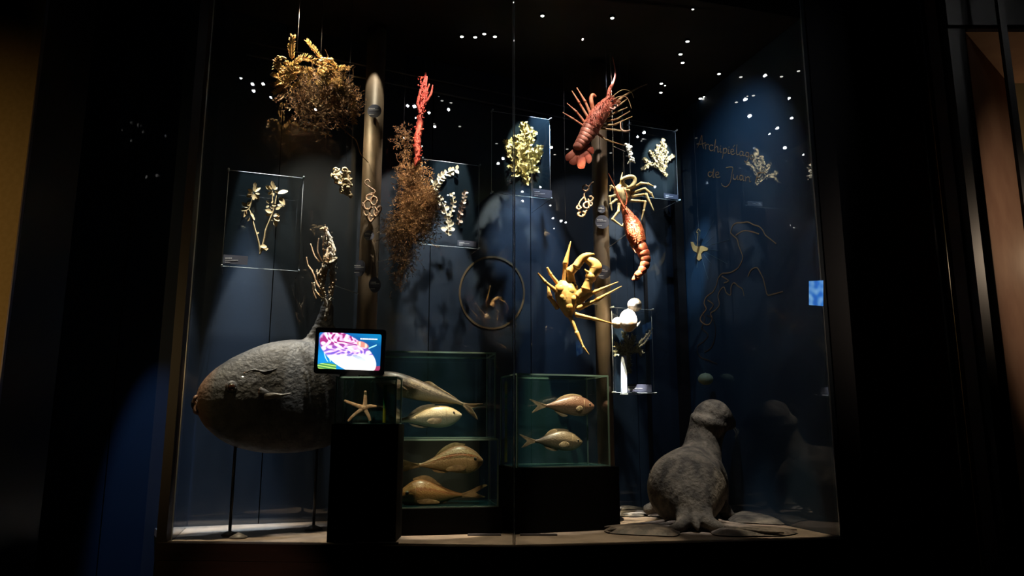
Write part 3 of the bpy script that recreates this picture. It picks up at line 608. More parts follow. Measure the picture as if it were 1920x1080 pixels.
for s_ in ([(604, 545, -.01, 2.2), (592, 530, -.02, 2), (584, 508, -.02, 2), (575, 495, -.03, 1.6), (572, 480, -.03, 1)], [(602, 488, -.02, 1.8), (594, 470, -.02, 1.6), (596, 445, -.02, 1)], [(598, 490, -.02, 1.6), (588, 478, -.02, 1.5), (580, 455, -.03, 1)], [(606, 480, -.02, 1.4), (604, 460, -.02, 1.2), (606, 440, -.02, .8)], [(592, 560, -.01, 1.6), (586, 545, -.01, 1.5), (585, 530, 0, 1)]):
    p_, r_ = Mt(pg, s_, 6); MB().tube(p_, r_, 7, jit=.4).build('side_branch', M_gorgb, t)
rods(t, [(pg.p(626, 535), Vector((PX1 - .05, 4.60, pg.p(626, 535).z + .02)))])
# red coral
pr = PL(797, 225, 4.5, 0)
M_red = mat('red_coral', (.60, .075, .045), .65, c2=(.34, .03, .02), ns=30, bump=.8, bs=120)
t = thing('red_coral', 'upright branching red coral between the bronze pole and the clear panel', 'coral', pr.p(785, 306))
for s_ in ([(779, 310, 0, 2.5), (783, 290, 0, 5), (782, 265, 0, 6.5), (786, 240, 0, 6.5), (789, 215, 0, 5), (792, 190, 0, 4.5), (793, 170, 0, 3.5), (797, 150, 0, 3), (798, 136, 0, 1.8)], [(789, 215, .01, 3.5), (784, 195, .01, 3), (790, 170, .01, 2.8), (795, 155, .01, 2)],
           [(790, 205, .01, 3), (796, 190, .01, 2.8), (798, 170, .01, 2.6), (801, 145, .01, 1.6)], [(797, 196, .01, 2.4), (804, 188, .02, 2.2), (810, 175, .02, 2), (812, 162, .02, 1.4)], [(800, 190, .01, 2), (801, 175, .02, 2), (806, 160, .02, 1.4)], [(803, 178, .01, 1.6), (800, 166, .02, 1.2)], [(788, 245, .01, 1.5), (795, 243, .01, 1.2)], [(795, 187, .01, 2), (790, 178, .0, 2)]):
    p_, r_ = Mt(pr, s_, 7); MB().tube(p_, r_, 10, jit=.45).build('branch', M_red, t)
mb = MB()
for i in range(260):
    f = R.random(); y = 300 - 155 * f; x = 781 + 14 * f + 3 * sin(y * .07) + R.gauss(0, 3.2 + 1.5 * (f < .5)); r = R.uniform(.7, 1.6) * pr.s; mb.ell(pr.p(x, y, R.uniform(.002, .02)), r, r, r * 1.3, nu=6, nv=4, jit=.5)
stuff(mb.build('polyps', M_red, t))
wire(t, pr.p(798, 137))
# brown frilly seaweed
pb = PL(775, 390, 4.55, 0)
t = thing('brown_seaweed', 'long fine-branched brown seaweed hanging under the red coral', 'seaweed', pb.p(775, 420))
M_rust = mat('rust_seaweed', (.36, .19, .085), .8, c2=(.20, .10, .045), ns=18)
def blob_region(cx, cy, rx, ry, st=4): return [(x, y) for x in range(int(cx - rx), int(cx + rx), st) for y in range(int(cy - ry), int(cy + ry), st) if ((x - cx) / rx) ** 2 + ((y - cy) / ry) ** 2 < 1]
tangle(pb, t, M_rust, blob_region(772, 330, 22, 22) , 260, 2.6, 5, 7, .4, 'upper_tuft', None, .04, .6)
tangle(pb, t, M_rust, blob_region(782, 400, 32, 52) + blob_region(800, 380, 18, 26), 900, 2.8, 5, 8, .4, 'main_tuft', None, .07, .6)
tangle(pb, t, M_rust, blob_region(756, 260, 16, 22) + blob_region(765, 285, 8, 18), 110, 2.4, 5, 6, .4, 'top_tuft', None, .03, .5)
tangle(pb, t, M_brownw, blob_region(745, 430, 20, 26) + blob_region(762, 475, 20, 22), 330, 2.8, 4, 8, .4, 'lower_tuft', 2.0, .05, .5)
tangle(pb, t, M_brownw, blob_region(732, 415, 6, 14) + blob_region(748, 515, 7, 20), 70, 2.6, 4, 7, .35, 'trailing_tuft', 1.8, .02, .3)
for s_ in ([(781, 305, 0, 1.6), (776, 340, 0, 1.5), (782, 400, 0, 1.4), (768, 460, 0, 1.1), (750, 530, 0, .6)], [(782, 380, 0, 1.2), (800, 350, 0, 1), (808, 335, 0, .6)], [(778, 345, 0, 1.2), (762, 300, 0, 1), (757, 250, 0, .6)]):
    p_, r_ = Mt(pb, s_, 7); MB().tube(p_, r_, 6, jit=.3).build('main_stem', M_rust, t)
wire(t, pb.p(757, 250)); rods(t, [(pb.p(735, 485), Vector((PX1 + .05, 4.61, pb.p(735, 487).z)))])
# small white coral beside lobster
pk = PL(1179, 288, 4.9, 0)
t = thing('white_coral', 'small white knobbly coral between the first lobster and triangular alga', 'coral', pk.p(1180, 305))
mb = MB()
for i in range(46):
    f = i / 46; x = 1176 + 8 * f + R.gauss(0, 2.6); y = 272 + 32 * f + R.gauss(0, 1); r = R.uniform(1.6, 3.2) * pk.s; mb.ell(pk.p(x, y, R.uniform(-.01, .02)), r, r, r, nu=8, nv=6, jit=.4)
stuff(mb.build('lobes', mat('white_coral', (.85, .76, .64), .6, bump=.5, bs=150), t))
for s_ in ([(1174, 272, 0, 1.5), (1170, 273, 0, 1)], [(1188, 303, 0, 1.6), (1191, 306, 0, 1)], [(1180, 303, 0, 1.6), (1177, 307, 0, 1)]):
    p_, r_ = Mt(pk, s_, 4); MB().tube(p_, r_, 7).build('branch', mat('white_coral', (0, 0, 0)), t)
rods(t, [(pk.p(1172, 284), pk.p(1146, 284) + Vector((0, -.1, 0)))])

# ------------------------------------------------------------------ spiny lobsters
M_lob = mat('red_lobster_shell', (.42, .085, .05), .55, c2=(.60, .20, .13), ns=30, bump=.35, bs=140)
M_lobl = mat('orange_lobster_leg', (.62, .20, .10), .5, c2=(.72, .34, .2), ns=30)
M_lobd = mat('dark_lobster_leg', (.30, .13, .06), .55, c2=(.45, .33, .15), ns=30)
M_lob2 = mat('orange_lobster_shell', (.46, .07, .02), .45, c2=(.62, .17, .06), ns=35, bump=.7, bs=110)
def spines(mb, pl, path, n, L, r=.7):
    q = cr(path, 8)
    for i in range(n):
        k = R.randrange(len(q)); x, y, o_, rr = q[k]; a = R.uniform(0, 2 * pi); f = R.uniform(.2, 1)
        d = pl.u * cos(a) * f + Vector((0, 0, sin(a) * f)) + pl.n * sqrt(max(0, 1.05 - f * f)); b_ = pl.p(x, y, o_) + d * rr * pl.s * .93
        mb.tube([b_, b_ + d * L * pl.s], [r * pl.s, r * .2 * pl.s], 5)
def tapered(pl, t, s_, m, name, n=8, fl=1, k=6):
    p_, r_ = Mt(pl, s_, k); return MB().tube(p_, r_, n, fl=fl).build(name, m, t)
def joint_leg(pl, t, pts, m, name='leg', n=8, knee=1.25):
    """straight limb segments with swollen joints"""
    mb = MB(); P_ = []; R_ = []
    for i in range(len(pts) - 1):
        a, b = pts[i], pts[i + 1]
        for f, kk in ((0, knee), (.08, 1.12), (.3, 1.0), (.6, .92), (.92, .88), (1, .95)):
            P_.append(pl.p(a[0] + (b[0] - a[0]) * f, a[1] + (b[1] - a[1]) * f, a[2] + (b[2] - a[2]) * f)); R_.append((a[3] + (b[3] - a[3]) * f) * pl.s * kk)
    mb.tube(P_, R_, n); return mb.build(name, m, t)
pl = PL(1120, 220, 4.55, 0)
t = thing('spiny_lobster', 'large red spiny lobster hanging head up in front of the right pole', 'lobster', pl.p(1110, 300))
cx_path = [(1144, 187, .01, 9), (1138, 198, .02, 14), (1127, 212, .03, 17), (1117, 226, .03, 18), (1108, 241, .025, 17.5)]
p_, r_ = Mt(pl, cx_path, 7); mb = MB(); mb.tube(p_, r_, 20, fl=.85, jit=.05); mb.build('carapace', M_lob, t)
mb = MB(); spines(mb, pl, cx_path, 330, 2.2, .8); stuff(mb.build('spines', M_lob, t))
M_seg = mat('pink_tail_segment', (.38, .14, .10), .45, c2=(.40, .13, .09), ns=20, bump=.2, bs=90)
seg = [(1108, 241), (1104, 248), (1100, 255), (1096, 261), (1091, 267), (1087, 273), (1082, 279)]
for i in range(6):
    (x0_, y0_), (x1_, y1_) = seg[i], seg[i + 1]; r0 = 18 - i * 1.6
    p_, r_ = Mt(pl, [(x0_, y0_, .02, r0 * .93), (x0_ + (x1_ - x0_) * .3, y0_ + (y1_ - y0_) * .3, .022, r0 * 1.03), (x1_, y1_, .02, r0 * .97), (x1_ - 1, y1_ + 2, .02, r0 * .82)], 4)
    MB().tube(p_, r_, 20, fl=.8).build('tail_segment', M_seg, t)
for pts in ([(1080, 276), (1070, 284), (1060, 293), (1062, 302), (1072, 300), (1084, 286)], [(1078, 280), (1070, 296), (1067, 306), (1078, 310), (1086, 298), (1086, 284)], [(1082, 280), (1080, 300), (1084, 316), (1095, 316), (1098, 300), (1092, 284)], [(1086, 280), (1094, 296), (1104, 308), (1110, 298), (1104, 286), (1096, 278)], [(1088, 276), (1100, 284), (1112, 290), (1112, 278), (1102, 272), (1094, 270)]):
    MB().pillow(pl, pts, .006, .01 + R.uniform(-.006, .006)).build('tail_fan', mat('tail_fan_red', (.34, .055, .025), .5, c2=(.45, .12, .07), ns=20, bump=.2, bs=60), t)
for L_ in ([(1098, 243, .03, 2.6), (1074, 229, .05, 1.9), (1054, 218, .06, .9)], [(1099, 237, .03, 3), (1080, 216, .05, 2.1), (1062, 201, .06, .9)], [(1104, 228, .03, 3), (1085, 199, .05, 2.3), (1071, 178, .06, 1)], [(1108, 221, .03, 3.2), (1096, 197, .05, 2.6), (1080, 172, .06, .9)]):
    joint_leg(pl, t, L_, M_lobl)
tapered(pl, t, [(1112, 213, .03, 4), (1108, 200, .05, 4.2), (1107, 190, .05, 4), (1110, 184, .05, 3.4), (1116, 186, .04, 2.2)], M_lobl, 'leg')
for L_ in ([(1132, 222, .0, 3), (1152, 214, .02, 2.2), (1175, 205, .03, 1)], [(1130, 228, 0, 3), (1156, 226, .02, 2.2), (1180, 212, .03, 1)], [(1124, 236, 0, 3), (1152, 236, .02, 2.2), (1184, 222, .03, .9)], [(1122, 240, 0, 2.6), (1150, 246, .02, 2.2), (1178, 252, .04, 1.4)], [(1118, 246, -.02, 2.6), (1136, 262, .0, 2), (1168, 272, .0, .9)],
           [(1140, 208, 0, 3), (1160, 200, .02, 2.2), (1176, 188, .03, 1)]):
    joint_leg(pl, t, L_, M_lobd)
tapered(pl, t, [(1162, 234, .04, 1.2), (1163, 246, .04, 1.4), (1170, 252, .05, 2.4), (1179, 250, .05, 1.2)], mat('cream_claw', (.75, .5, .36), .5), 'pincer')
tapered(pl, t, [(1138, 198, .03, 6), (1140, 184, .04, 4.6), (1142, 172, .04, 3.8), (1147, 163, .04, 3), (1152, 148, .04, 1.7), (1151, 132, .04, 1.2), (1147, 112, .04, .6)], M_lob, 'antenna')
tapered(pl, t, [(1150, 200, .0, 6), (1158, 192, .01, 4.6), (1166, 184, .01, 2.6), (1180, 175, .01, 1.9), (1196, 166, .01, 1.4), (1213, 159, .01, .7)], M_lobd, 'antenna')
mb = MB(); spines(mb, pl, [(1138, 198, .03, 6), (1140, 184, .04, 4.6), (1143, 170, .04, 3.6)], 40, 2.4, .8); spines(mb, pl, [(1150, 200, .02, 8), (1158, 192, .02, 6)], 40, 3, .9)
mb.build('antenna_spines', M_lob, t)
for x, y in ((1146, 196), (1152, 204)): MB().ell(pl.p(x, y, .05), .010, .010, .010, nu=12, nv=8).build('eye', M_blackg, t)
tapered(pl, t, [(1146, 200, .03, 2), (1156, 203, .04, 2), (1150, 208, .05, 2)], mat('pink_knob', (.8, .42, .34), .5, bump=.4), 'mouth_palp'); tapered(pl, t, [(1138, 206, .05, 2.4), (1148, 212, .06, 1.8), (1152, 208, .06, 1.2)], mat('pink_knob', (0, 0, 0)), 'mouth_palp')
for s_ in ([(1144, 190, .03, 1.1), (1152, 182, .04, .9), (1165, 175, .05, .7), (1180, 178, .05, .6), (1186, 190, .05, .4)], [(1146, 192, .03, 1.1), (1160, 186, .04, .9), (1174, 190, .05, .7), (1182, 210, .05, .5)]): tapered(pl, t, s_, M_lobd, 'antennule', 6)
rods(t, [(pl.p(1120, 225, -.03), Vector((PX2, 4.85, pl.p(1120, 225).z)))]); wire(t, pl.p(1138, 197))
# second lobster
pl = PL(1190, 450, 4.66, 0)
t = thing('spiny_lobster', 'smaller orange-red lobster with curled tail hanging right of the right pole', 'lobster', pl.p(1195, 500))
cpath = [(1168, 388, 0, 5), (1175, 402, .01, 10), (1183, 420, .015, 16), (1190, 438, .015, 18), (1196, 456, .01, 15)]
p_, r_ = Mt(pl, cpath, 7); MB().tube(p_, r_, 20, fl=.9, jit=.06).build('carapace', M_lob2, t)
mb = MB(); spines(mb, pl, cpath, 200, 2, .7); stuff(mb.build('spines', M_lob2, t))
seg = [(1198, 460), (1205, 472), (1209, 482), (1210, 492), (1207, 502), (1201, 511), (1193, 518)]
M_red2 = mat('red_tail', (.46, .08, .03), .4, c2=(.55, .16, .07), ns=25, bump=.2)
for i in range(6):
    (x0_, y0_), (x1_, y1_) = seg[i], seg[i + 1]; r0 = 12.5 - i * 1.1
    p_, r_ = Mt(pl, [(x0_, y0_, .01, r0 * .9), (x0_ + (x1_ - x0_) * .35, y0_ + (y1_ - y0_) * .35, .012, r0 * 1.05), (x1_, y1_, .01, r0 * .92)], 4); MB().tube(p_, r_, 16, fl=.9).build('tail_segment', M_red2, t)
for pts in ([(1198, 510), (1190, 514), (1186, 522), (1190, 527), (1197, 521), (1202, 514)], [(1194, 512), (1187, 518), (1184, 525), (1190, 526), (1198, 516)], [(1200, 512), (1196, 520), (1193, 527), (1200, 522), (1204, 514)]):
    MB().pillow(pl, pts, .004, R.uniform(0, .012)).build('tail_fan', M_red2, t)
for s_ in ([(1170, 392, .02, 2.4), (1160, 372, .02, 1.6), (1148, 345, .03, 1), (1140, 328, .03, .5)], [(1184, 418, .04, 2.2), (1168, 392, .04, 1.6), (1155, 370, .04, 1.1), (1146, 352, .04, .5)], [(1172, 388, .03, 1.6), (1174, 370, .03, 1), (1166, 352, .03, .5)]): tapered(pl, t, s_, M_lob2, 'antenna', 6)
for i, (x, y) in enumerate(((1172, 415), (1174, 424), (1177, 434), (1180, 444), (1184, 454))):
    joint_leg(pl, t, [(x + 6, y - 6, .0, 2.6), (x - 2, y + 6, .02, 2.3), (x + 6, y + 22, .03, 1.2)], mat('pink_leg', (.62, .28, .15), .5, c2=(.5, .16, .08), ns=20))
mb = MB()
for x, y in ((1190, 412), (1196, 424), (1200, 438), (1203, 450)): mb.ell(pl.p(x, y, .03), .012, .010, .012, nu=8, nv=6, jit=.4)
mb.build('shell_knobs', M_lob2, t)
rods(t, [(pl.p(1185, 430, -.03), Vector((PX2 + .04, 4.85, pl.p(1185, 452).z)))])

# ------------------------------------------------------------------ crabs
M_crab = mat('yellow_crab_shell', (.74, .48, .17), .42, c2=(.55, .25, .06), ns=12, lo=.42, hi=.7, bump=.2, bs=80, coat=.3)
M_crabl = mat('yellow_crab_leg', (.76, .52, .21), .45, c2=(.62, .33, .11), ns=18, coat=.2)
M_craby = mat('pale_crab', (.66, .54, .30), .5, c2=(.48, .36, .16), ns=20)
pl = PL(1065, 555, 4.6, 0)
t = thing('large_crab', 'big yellow long-legged crab with raised curved claws left of the right pole', 'crab', pl.p(1062, 596))
mb = MB(); mb.pillow(pl, [(1040, 536), (1050, 527), (1062, 526), (1076, 532), (1083, 545), (1083, 565), (1078, 584), (1069, 597), (1060, 594), (1049, 578), (1041, 560)], .055, .02, rings=9, sm=4); mb.build('carapace', M_crab, t)
mb = MB()
for a in ((1050, 545, 7), (1068, 548, 8), (1060, 562, 9), (1066, 578, 7), (1054, 560, 6), (1073, 563, 6)): mb.ell(pl.p(a[0], a[1], .062), a[2] * pl.s, .012, a[2] * pl.s * 1.1, nu=14, nv=8)
mb.build('shell_boss', M_crab, t)
# limbs
def crab_leg(pl, t, pts, m, fl=.6): 
    return joint_leg(pl, t, pts, m, 'leg', 10, 1.1)
for L_ in ([(1048, 536, .02, 4), (1032, 517, .04, 3.2), (1025, 505, .05, 2.4)], [(1042, 546, .02, 4), (1022, 532, .05, 3.2), (1008, 516, .06, 1.9)], [(1046, 578, .0, 4.5), (1031, 557, -.01, 5), (1026, 528, -.01, 1.2)], [(1058, 530, .02, 5), (1059, 498, .04, 5.2), (1069, 456, .05, 1)],
           [(1082, 570, .03, 5), (1110, 552, .06, 4.2), (1156, 533, .08, .9)], [(1082, 580, .03, 5.4), (1116, 566, .06, 4), (1162, 541, .08, .9)], [(1078, 591, .03, 4.6), (1110, 600, .06, 3.6), (1146, 610, .08, .9)], [(1069, 596, .03, 4), (1080, 624, .04, 3.8), (1092, 652, .05, 2.4), (1103, 666, .05, .7)]): crab_leg(pl, t, L_, M_crabl)
# left claw arm and long claw
joint_leg(pl, t, [(1070, 530, .02, 8), (1068, 512, .04, 8.5), (1086, 496, .06, 8)], M_crabl, 'claw_arm', 12)
tapered(pl, t, [(1078, 505, .06, 8), (1088, 491, .06, 8), (1098, 484, .07, 6), (1112, 481, .07, 1.6)], M_crabl, 'claw_finger', 12)
joint_leg(pl, t, [(1082, 556, .03, 8), (1098, 545, .05, 9), (1103, 528, .06, 9)], M_crabl, 'claw_arm', 12)
MB().ell(pl.p(1106, 523, .06), 10.5 * pl.s, .035, 11 * pl.s).build('claw_wrist', M_crabl, t)
tapered(pl, t, [(1108, 520, .06, 9), (1115, 508, .06, 12), (1112, 499, .06, 11), (1102, 492, .06, 8), (1094, 488, .06, 4.5), (1092, 485, .07, 1.4)], M_crabl, 'claw_hand', 14)
tapered(pl, t, [(1104, 518, .07, 4), (1098, 514, .08, 2.6), (1094, 510, .08, 1)], M_crabl, 'claw_spine', 8)
for x, y in ((1073, 533), (1078, 538)): MB().ell(pl.p(x, y, .045), .007, .007, .009, nu=10, nv=7).build('eye', M_blackg, t)
mb = MB()
for x, y, r in ((1078, 540, 4), (1080, 548, 4.4), (1076, 534, 3)): mb.ell(pl.p(x, y, .03), r * pl.s * 1.2, .02, r * pl.s * 1.6, nu=10, nv=7)
mb.build('mouth_plates', M_crabl, t)
rods(t, [(pl.p(1066, 560, -.03), Vector((PX2 - .04, 4.85, pl.p(1066, 560).z)))]); wire(t, pl.p(1062, 527))
# spider crab
pl = PL(1170, 360, 4.82, 0)
t = thing('spider_crab', 'pale many-legged spider crab behind the head of the smaller lobster', 'crab', pl.p(1168, 372))
MB().pillow(pl, [(1152, 352), (1160, 345), (1172, 345), (1182, 352), (1184, 366), (1178, 380), (1168, 388), (1158, 380), (1151, 366)], .05, 0, rings=7).build('carapace', M_craby, t)
for L_ in ([(1180, 358, .02, 3), (1199, 348, .05, 3), (1212, 350, .06, 2.4), (1223, 355, .06, 1)], [(1183, 364, .02, 3), (1206, 358, .05, 3), (1217, 367, .06, 2.6), (1223, 377, .06, 1)], [(1184, 370, .02, 3), (1209, 368, .05, 2.8), (1223, 400, .06, 1)], [(1182, 378, .02, 3), (1208, 382, .05, 2.8), (1205, 398, .05, 2), (1200, 417, .05, .9)],
           [(1156, 360, .02, 3), (1144, 352, .04, 2.6), (1142, 362, .04, 1.2)], [(1154, 368, .02, 3), (1142, 372, .04, 2.6), (1143, 385, .04, 1)], [(1155, 376, .02, 3), (1143, 386, .04, 2.6), (1146, 398, .04, 1)], [(1160, 384, .02, 3), (1158, 400, .04, 2.6), (1146, 415, .05, 2.4), (1164, 429, .06, 2), (1168, 420, .06, .8)], [(1162, 350, .02, 2), (1163, 340, .03, 1.6), (1166, 326, .03, .7)]): joint_leg(pl, t, L_, M_craby)
tapered(pl, t, [(1172, 352, .03, 3.4), (1164, 344, .05, 3.6), (1172, 338, .06, 3.8), (1184, 337, .06, 3.8), (1188, 344, .06, 3.6), (1182, 354, .06, 4), (1172, 358, .06, 2)], M_craby, 'claw', 10)
for x, y in ((1164, 344), (1170, 343)): MB().ell(pl.p(x, y, .045), .006, .006, .007, nu=8, nv=6).build('eye', M_blackg, t)
wire(t, pl.p(1168, 348)); rods(t, [(pl.p(1160, 365), Vector((PX2 + .04, 4.85, pl.p(1160, 365).z)))])

# ------------------------------------------------------------------ shells
M_shell = mat('white_urchin_shell', (.82, .74, .64), .55, c2=(.92, .88, .80), ns=20, bump=.1, bs=120)
M_shello = mat('white_and_orange_shell', (.85, .78, .68), .5, c2=(.65, .34, .12), ns=9, lo=.5, hi=.62)
def shell(px, py, Y, r, m, label, elong=1.0):
    pl = PL(px, py, Y, 0); t = thing('urchin_shell', label, 'shell', pl.p(px, py) - Vector((0, 0, r * pl.s)), 'pale urchin shells beside the right pole'); mb = MB(); b0 = 0; nu, nv = 40, 16; c = pl.o; rr = r * pl.s
    for j in range(nv + 1):
        th = pi * j / nv
        for i in range(nu):
            ph = 2 * pi * i / nu; k = rr * (1 + .02 * cos(ph * 10)) * (1 - .06 * (cos(th) < -.7)); mb.v.append(c + Vector((k * sin(th) * cos(ph), k * sin(th) * sin(ph), k * elong * cos(th))))
    for j in range(nv):
        for i in range(nu): mb.f.append((j * nu + i, (j + 1) * nu + i, (j + 1) * nu + (i + 1) % nu, j * nu + (i + 1) % nu))
    mb.build('test', m, t)
    mb = MB()
    for i in range(10):
        for j in range(9):
            th = .35 + j * .28; ph = 2 * pi * (i + .5) / 10; mb.ell(c + Vector((rr * sin(th) * cos(ph), rr * sin(th) * sin(ph), rr * elong * cos(th))), .0016, .0016, .0016, nu=5, nv=3)
    stuff(mb.build('tubercles', m, t))
    MB().tube([c + Vector((0, 0, rr * elong * .99)), c + Vector((0, 0, rr * elong * 1.03))], [rr * .16, rr * .10], 12).build('apical_disc', m, t)
    wire(t, c + Vector((0, 0, rr)), .0006); return t
shell(1190, 572, 4.78, 13.5, M_shell, 'topmost white globe shell of the cluster right of the pole')
t = shell(1178, 602, 4.74, 17, M_shello, 'large white shell with an orange lower half, middle of the cluster', 1.3)
shell(1158, 606, 4.76, 11, M_shello, 'small tan shell tucked against the right pole, left of the large one')
pls = PL(1178, 602, 4.74, 0)
tapered(pls, t, [(1193, 612, 0, 2.5), (1198, 606, .0, 2), (1201, 602, 0, 1)], M_shell, 'spine')
shell(1323, 711, 5.3, 14, mat('greenish_shell_image', (.36, .42, .28), .6), 'dull greenish stand-in for a mirrored shell, low by the right corner above the sea lion', .8)  # solid copy in place of a shell's mirrored image

# ------------------------------------------------------------------ ocean sunfish
def scene_remesh(o, vox, smooth=6, disp=None):
    m = o.modifiers.new('r', 'REMESH'); m.mode = 'VOXEL'; m.voxel_size = vox; m.use_smooth_shade = True
    s_ = o.modifiers.new('s', 'SMOOTH'); s_.factor = .5; s_.iterations = smooth
def hue_mat(name, c_list, rough, bump, bs, ns=6):
    return mat(name, c_list[0], rough, c2=c_list[1], ns=ns, bump=bump, bs=bs)
psf = PL(432, 1005, 4.22, 30)
M_sun = mat('grey_sunfish_skin', (.030, .032, .038), .6, c2=(.088, .09, .096), ns=11, lo=.35, hi=.7, bump=.9, bs=36, spec=.4, detail=12)
N_ = M_sun.node_tree.nodes; L_ = M_sun.node_tree.links
# skin turns browner towards the snout end
tc = N_.new('ShaderNodeTexCoord'); sx = N_.new('ShaderNodeSeparateXYZ'); L_.new(tc.outputs['Generated'], sx.inputs[0])
rp = N_.new('ShaderNodeMapRange'); rp.inputs[1].default_value = .16; rp.inputs[2].default_value = 0.0; L_.new(sx.outputs[0], rp.inputs[0])
mx = N_.new('ShaderNodeMixRGB'); L_.new(rp.outputs[0], mx.inputs[0]); old = [n for n in N_ if n.type == 'VALTORGB'][0]; L_.new(old.outputs[0], mx.inputs[1]); mx.inputs[2].default_value = (.24, .13, .08, 1)
L_.new(mx.outputs[0], N_['Principled BSDF'].inputs['Base Color'])
t = thing('ocean_sunfish', 'huge dark grey ocean sunfish on thin rods at the left end of the case', 'fish', Vector((psf.o.x, psf.o.y, ZP)))
body_o = [(363, 757), (368, 735), (377, 717), (395, 697), (415, 682), (437, 669), (458, 659), (479, 650), (500, 643), (520, 639), (551, 636), (590, 640), (625, 655), (648, 690), (654, 745), (645, 800), (625, 832), (595, 843), (560, 849), (507, 851), (479, 848), (455, 843), (437, 838), (422, 831), (409, 823), (395, 812), (381, 798), (372, 782), (366, 770)]
mb = MB(); mb.pillow(psf, body_o, .15, 0, rings=16, c=(520, 745), sm=3, pw=.5)
mb.pillow(psf, [(545, 650), (565, 636), (578, 622), (590, 600), (606, 560), (618, 545), (626, 560), (628, 600), (630, 650), (600, 680), (560, 680)], .022, 0, rings=5, c=(600, 640))
b = mb.build('body', M_sun, t); scene_remesh(b, .012, 5)
M_lip = mat('brown_lip', (.16, .085, .055), .5, bump=.4)
ms = psf
q = cr([(368, 742, .03, 2.4), (362, 745, .05, 3), (360, 752, .05, 2.6), (364, 758, .05, 2.2), (361, 764, .05, 2.6), (362, 772, .05, 3.2), (368, 776, .03, 2.4)], 5)
MB().tube([psf.p(a[0] + 3, a[1], a[2] - .03) for a in q], [a[3] * psf.s for a in q], 10).build('mouth', M_lip, t)
MB().ell(psf.p(376, 757, 0), .05, .035, .05, nu=20, nv=12).build('snout', mat('snout_skin', (.17, .10, .07), .6, c2=(.09, .08, .08), ns=20, bump=.6, bs=50), t)
SO = cr(body_o + [body_o[0]], 3)
def sf(px, py):
    '''height of the flank above the mid plane'''
    a = atan2(py - 745, px - 520); best = min(SO, key=lambda p: abs((atan2(p[1] - 745, p[0] - 520) - a + pi) % (2 * pi) - pi))
    q = min(.995, sqrt((px - 520) ** 2 + (py - 745) ** 2) / sqrt((best[0] - 520) ** 2 + (best[1] - 745) ** 2)); return .15 * (1 - q * q) ** .5
e1 = MB(); e1.ell(psf.p(427, 727, sf(427, 727) - .001), 10.5 * psf.s, .024, 11.5 * psf.s, Matrix.Rotation(psf.rot, 3, 'Z'), nu=24, nv=14); e1.build('eyelid', M_sun, t)
e2 = MB(); e2.ell(psf.p(426.5, 728, sf(427, 727) + .013), 6.2 * psf.s, .015, 6.8 * psf.s, Matrix.Rotation(psf.rot, 3, 'Z'), nu=20, nv=12); e2.build('eye', mat('brown_eye', (.035, .014, .008), .15, coat=1), t)
mb = MB(); mb.tube([psf.p(426.5 + 7.4 * cos(a), 728 - 8.6 * sin(a), sf(427, 727) + .014) for a in [2 * pi * i / 20 for i in range(21)]], 1.5 * psf.s, 7); mb.build('eye_rim', M_sun, t)
mb = MB(); mb.pillow(psf, [(484, 741), (496, 738), (512, 740), (524, 740), (533, 738), (533, 741), (522, 744), (510, 747), (496, 750), (484, 750)], .005, sf(505, 744) + .012, rings=3, sm=2); mb.build('pectoral_fin', mat('fin_grey', (.16, .15, .14), .6, bump=.5), t)
mb = MB(); mb.pillow(psf, [(478, 728), (490, 732), (500, 742), (492, 752), (480, 748), (474, 738)], .014, sf(486, 740) - .004, rings=4); mb.build('fin_base', M_sun, t)
q = cr([(450, 702, .125, 1.4), (468, 696, .135, 2), (485, 700, .14, 2.2), (500, 697, .14, 2), (512, 692, .13, 1)], 5)
MB().tube([psf.p(a[0], a[1], sf(a[0], a[1]) - .003) for a in q], [a[3] * psf.s for a in q], 6, jit=.6).build('skin_fold', M_sun, t)
for px, py in ((432, 1005), (585, 992)):
    f = ray(px, py); k = (ZP - HC) / f.z; g = O0 + f * k; d = psf.u; s_ = (g - psf.o).dot(psf.u); g2 = psf.o + psf.u * s_; g2.z = ZP
    top = psf.p(px + 1, 838 if px < 500 else 845)
    MB().tube([g2, Vector((g2.x, g2.y, top.z + .03))], .0085, 12).build('support_rod', M_blackg, t)
    MB().tube([g2 + Vector((0, 0, 0)), g2 + Vector((0, 0, .006))], .05 if px > 500 else .045, 28).build('rod_base', mat('dark_base', (.04, .035, .035), .5), t)
g = O0 + ray(447, 1009) * ((ZP - HC) / ray(447, 1009).z)
pd = MB(); pd.tube([g + Vector((0, 0, 0)), g + Vector((0, 0, .008))], .045, 32); tag(pd.build('label_disc', mat('grey_disc', (.10, .09, .085), .5)), 'flat grey disc lying on the deck below the sunfish', 'disc')

# ------------------------------------------------------------------ plinths, tanks, fish
def gp(px, py): d = ray(px, py); return O0 + d * ((ZP - HC) / d.z)
class BX:
    def __init__(s, P0, rot):
        r = radians(rot); s.o = Vector((P0.x, P0.y, 0)); s.u = Vector((cos(r), sin(r), 0)); s.b = Vector((-sin(r), cos(r), 0)); s.rot = rot
    def w(s, px, py=850):
        d = ray(px, py); n = -s.b; k = (s.o - Vector((0, 0, 0))).dot(n) / d.dot(n); return (d * k - s.o).dot(s.u)
    def P(s, a, d, z): return s.o + s.u * a + s.b * d + Vector((0, 0, z))
    def zz(s, px, py, d=0):
        pl = PL(px, py, 4, 0); pl.o = s.o + s.b * d; pl.n = -s.b; pl.u = s.u; return pl.p(px, py).z
def plinth(bx, a0, a1, d0, d1, z0, z1, label):
    t = tag(MB().prism([bx.P(a0, d0, z0), bx.P(a1, d0, z0), bx.P(a1, d1, z0), bx.P(a0, d1, z0)], (0, 0, z1 - z0)).build('black_plinth', M_black, smooth=False, base=bx.P((a0 + a1) / 2, (d0 + d1) / 2, z0)), label, 'plinth')
    m = t.modifiers.new('bevel', 'BEVEL'); m.width = .002; return t
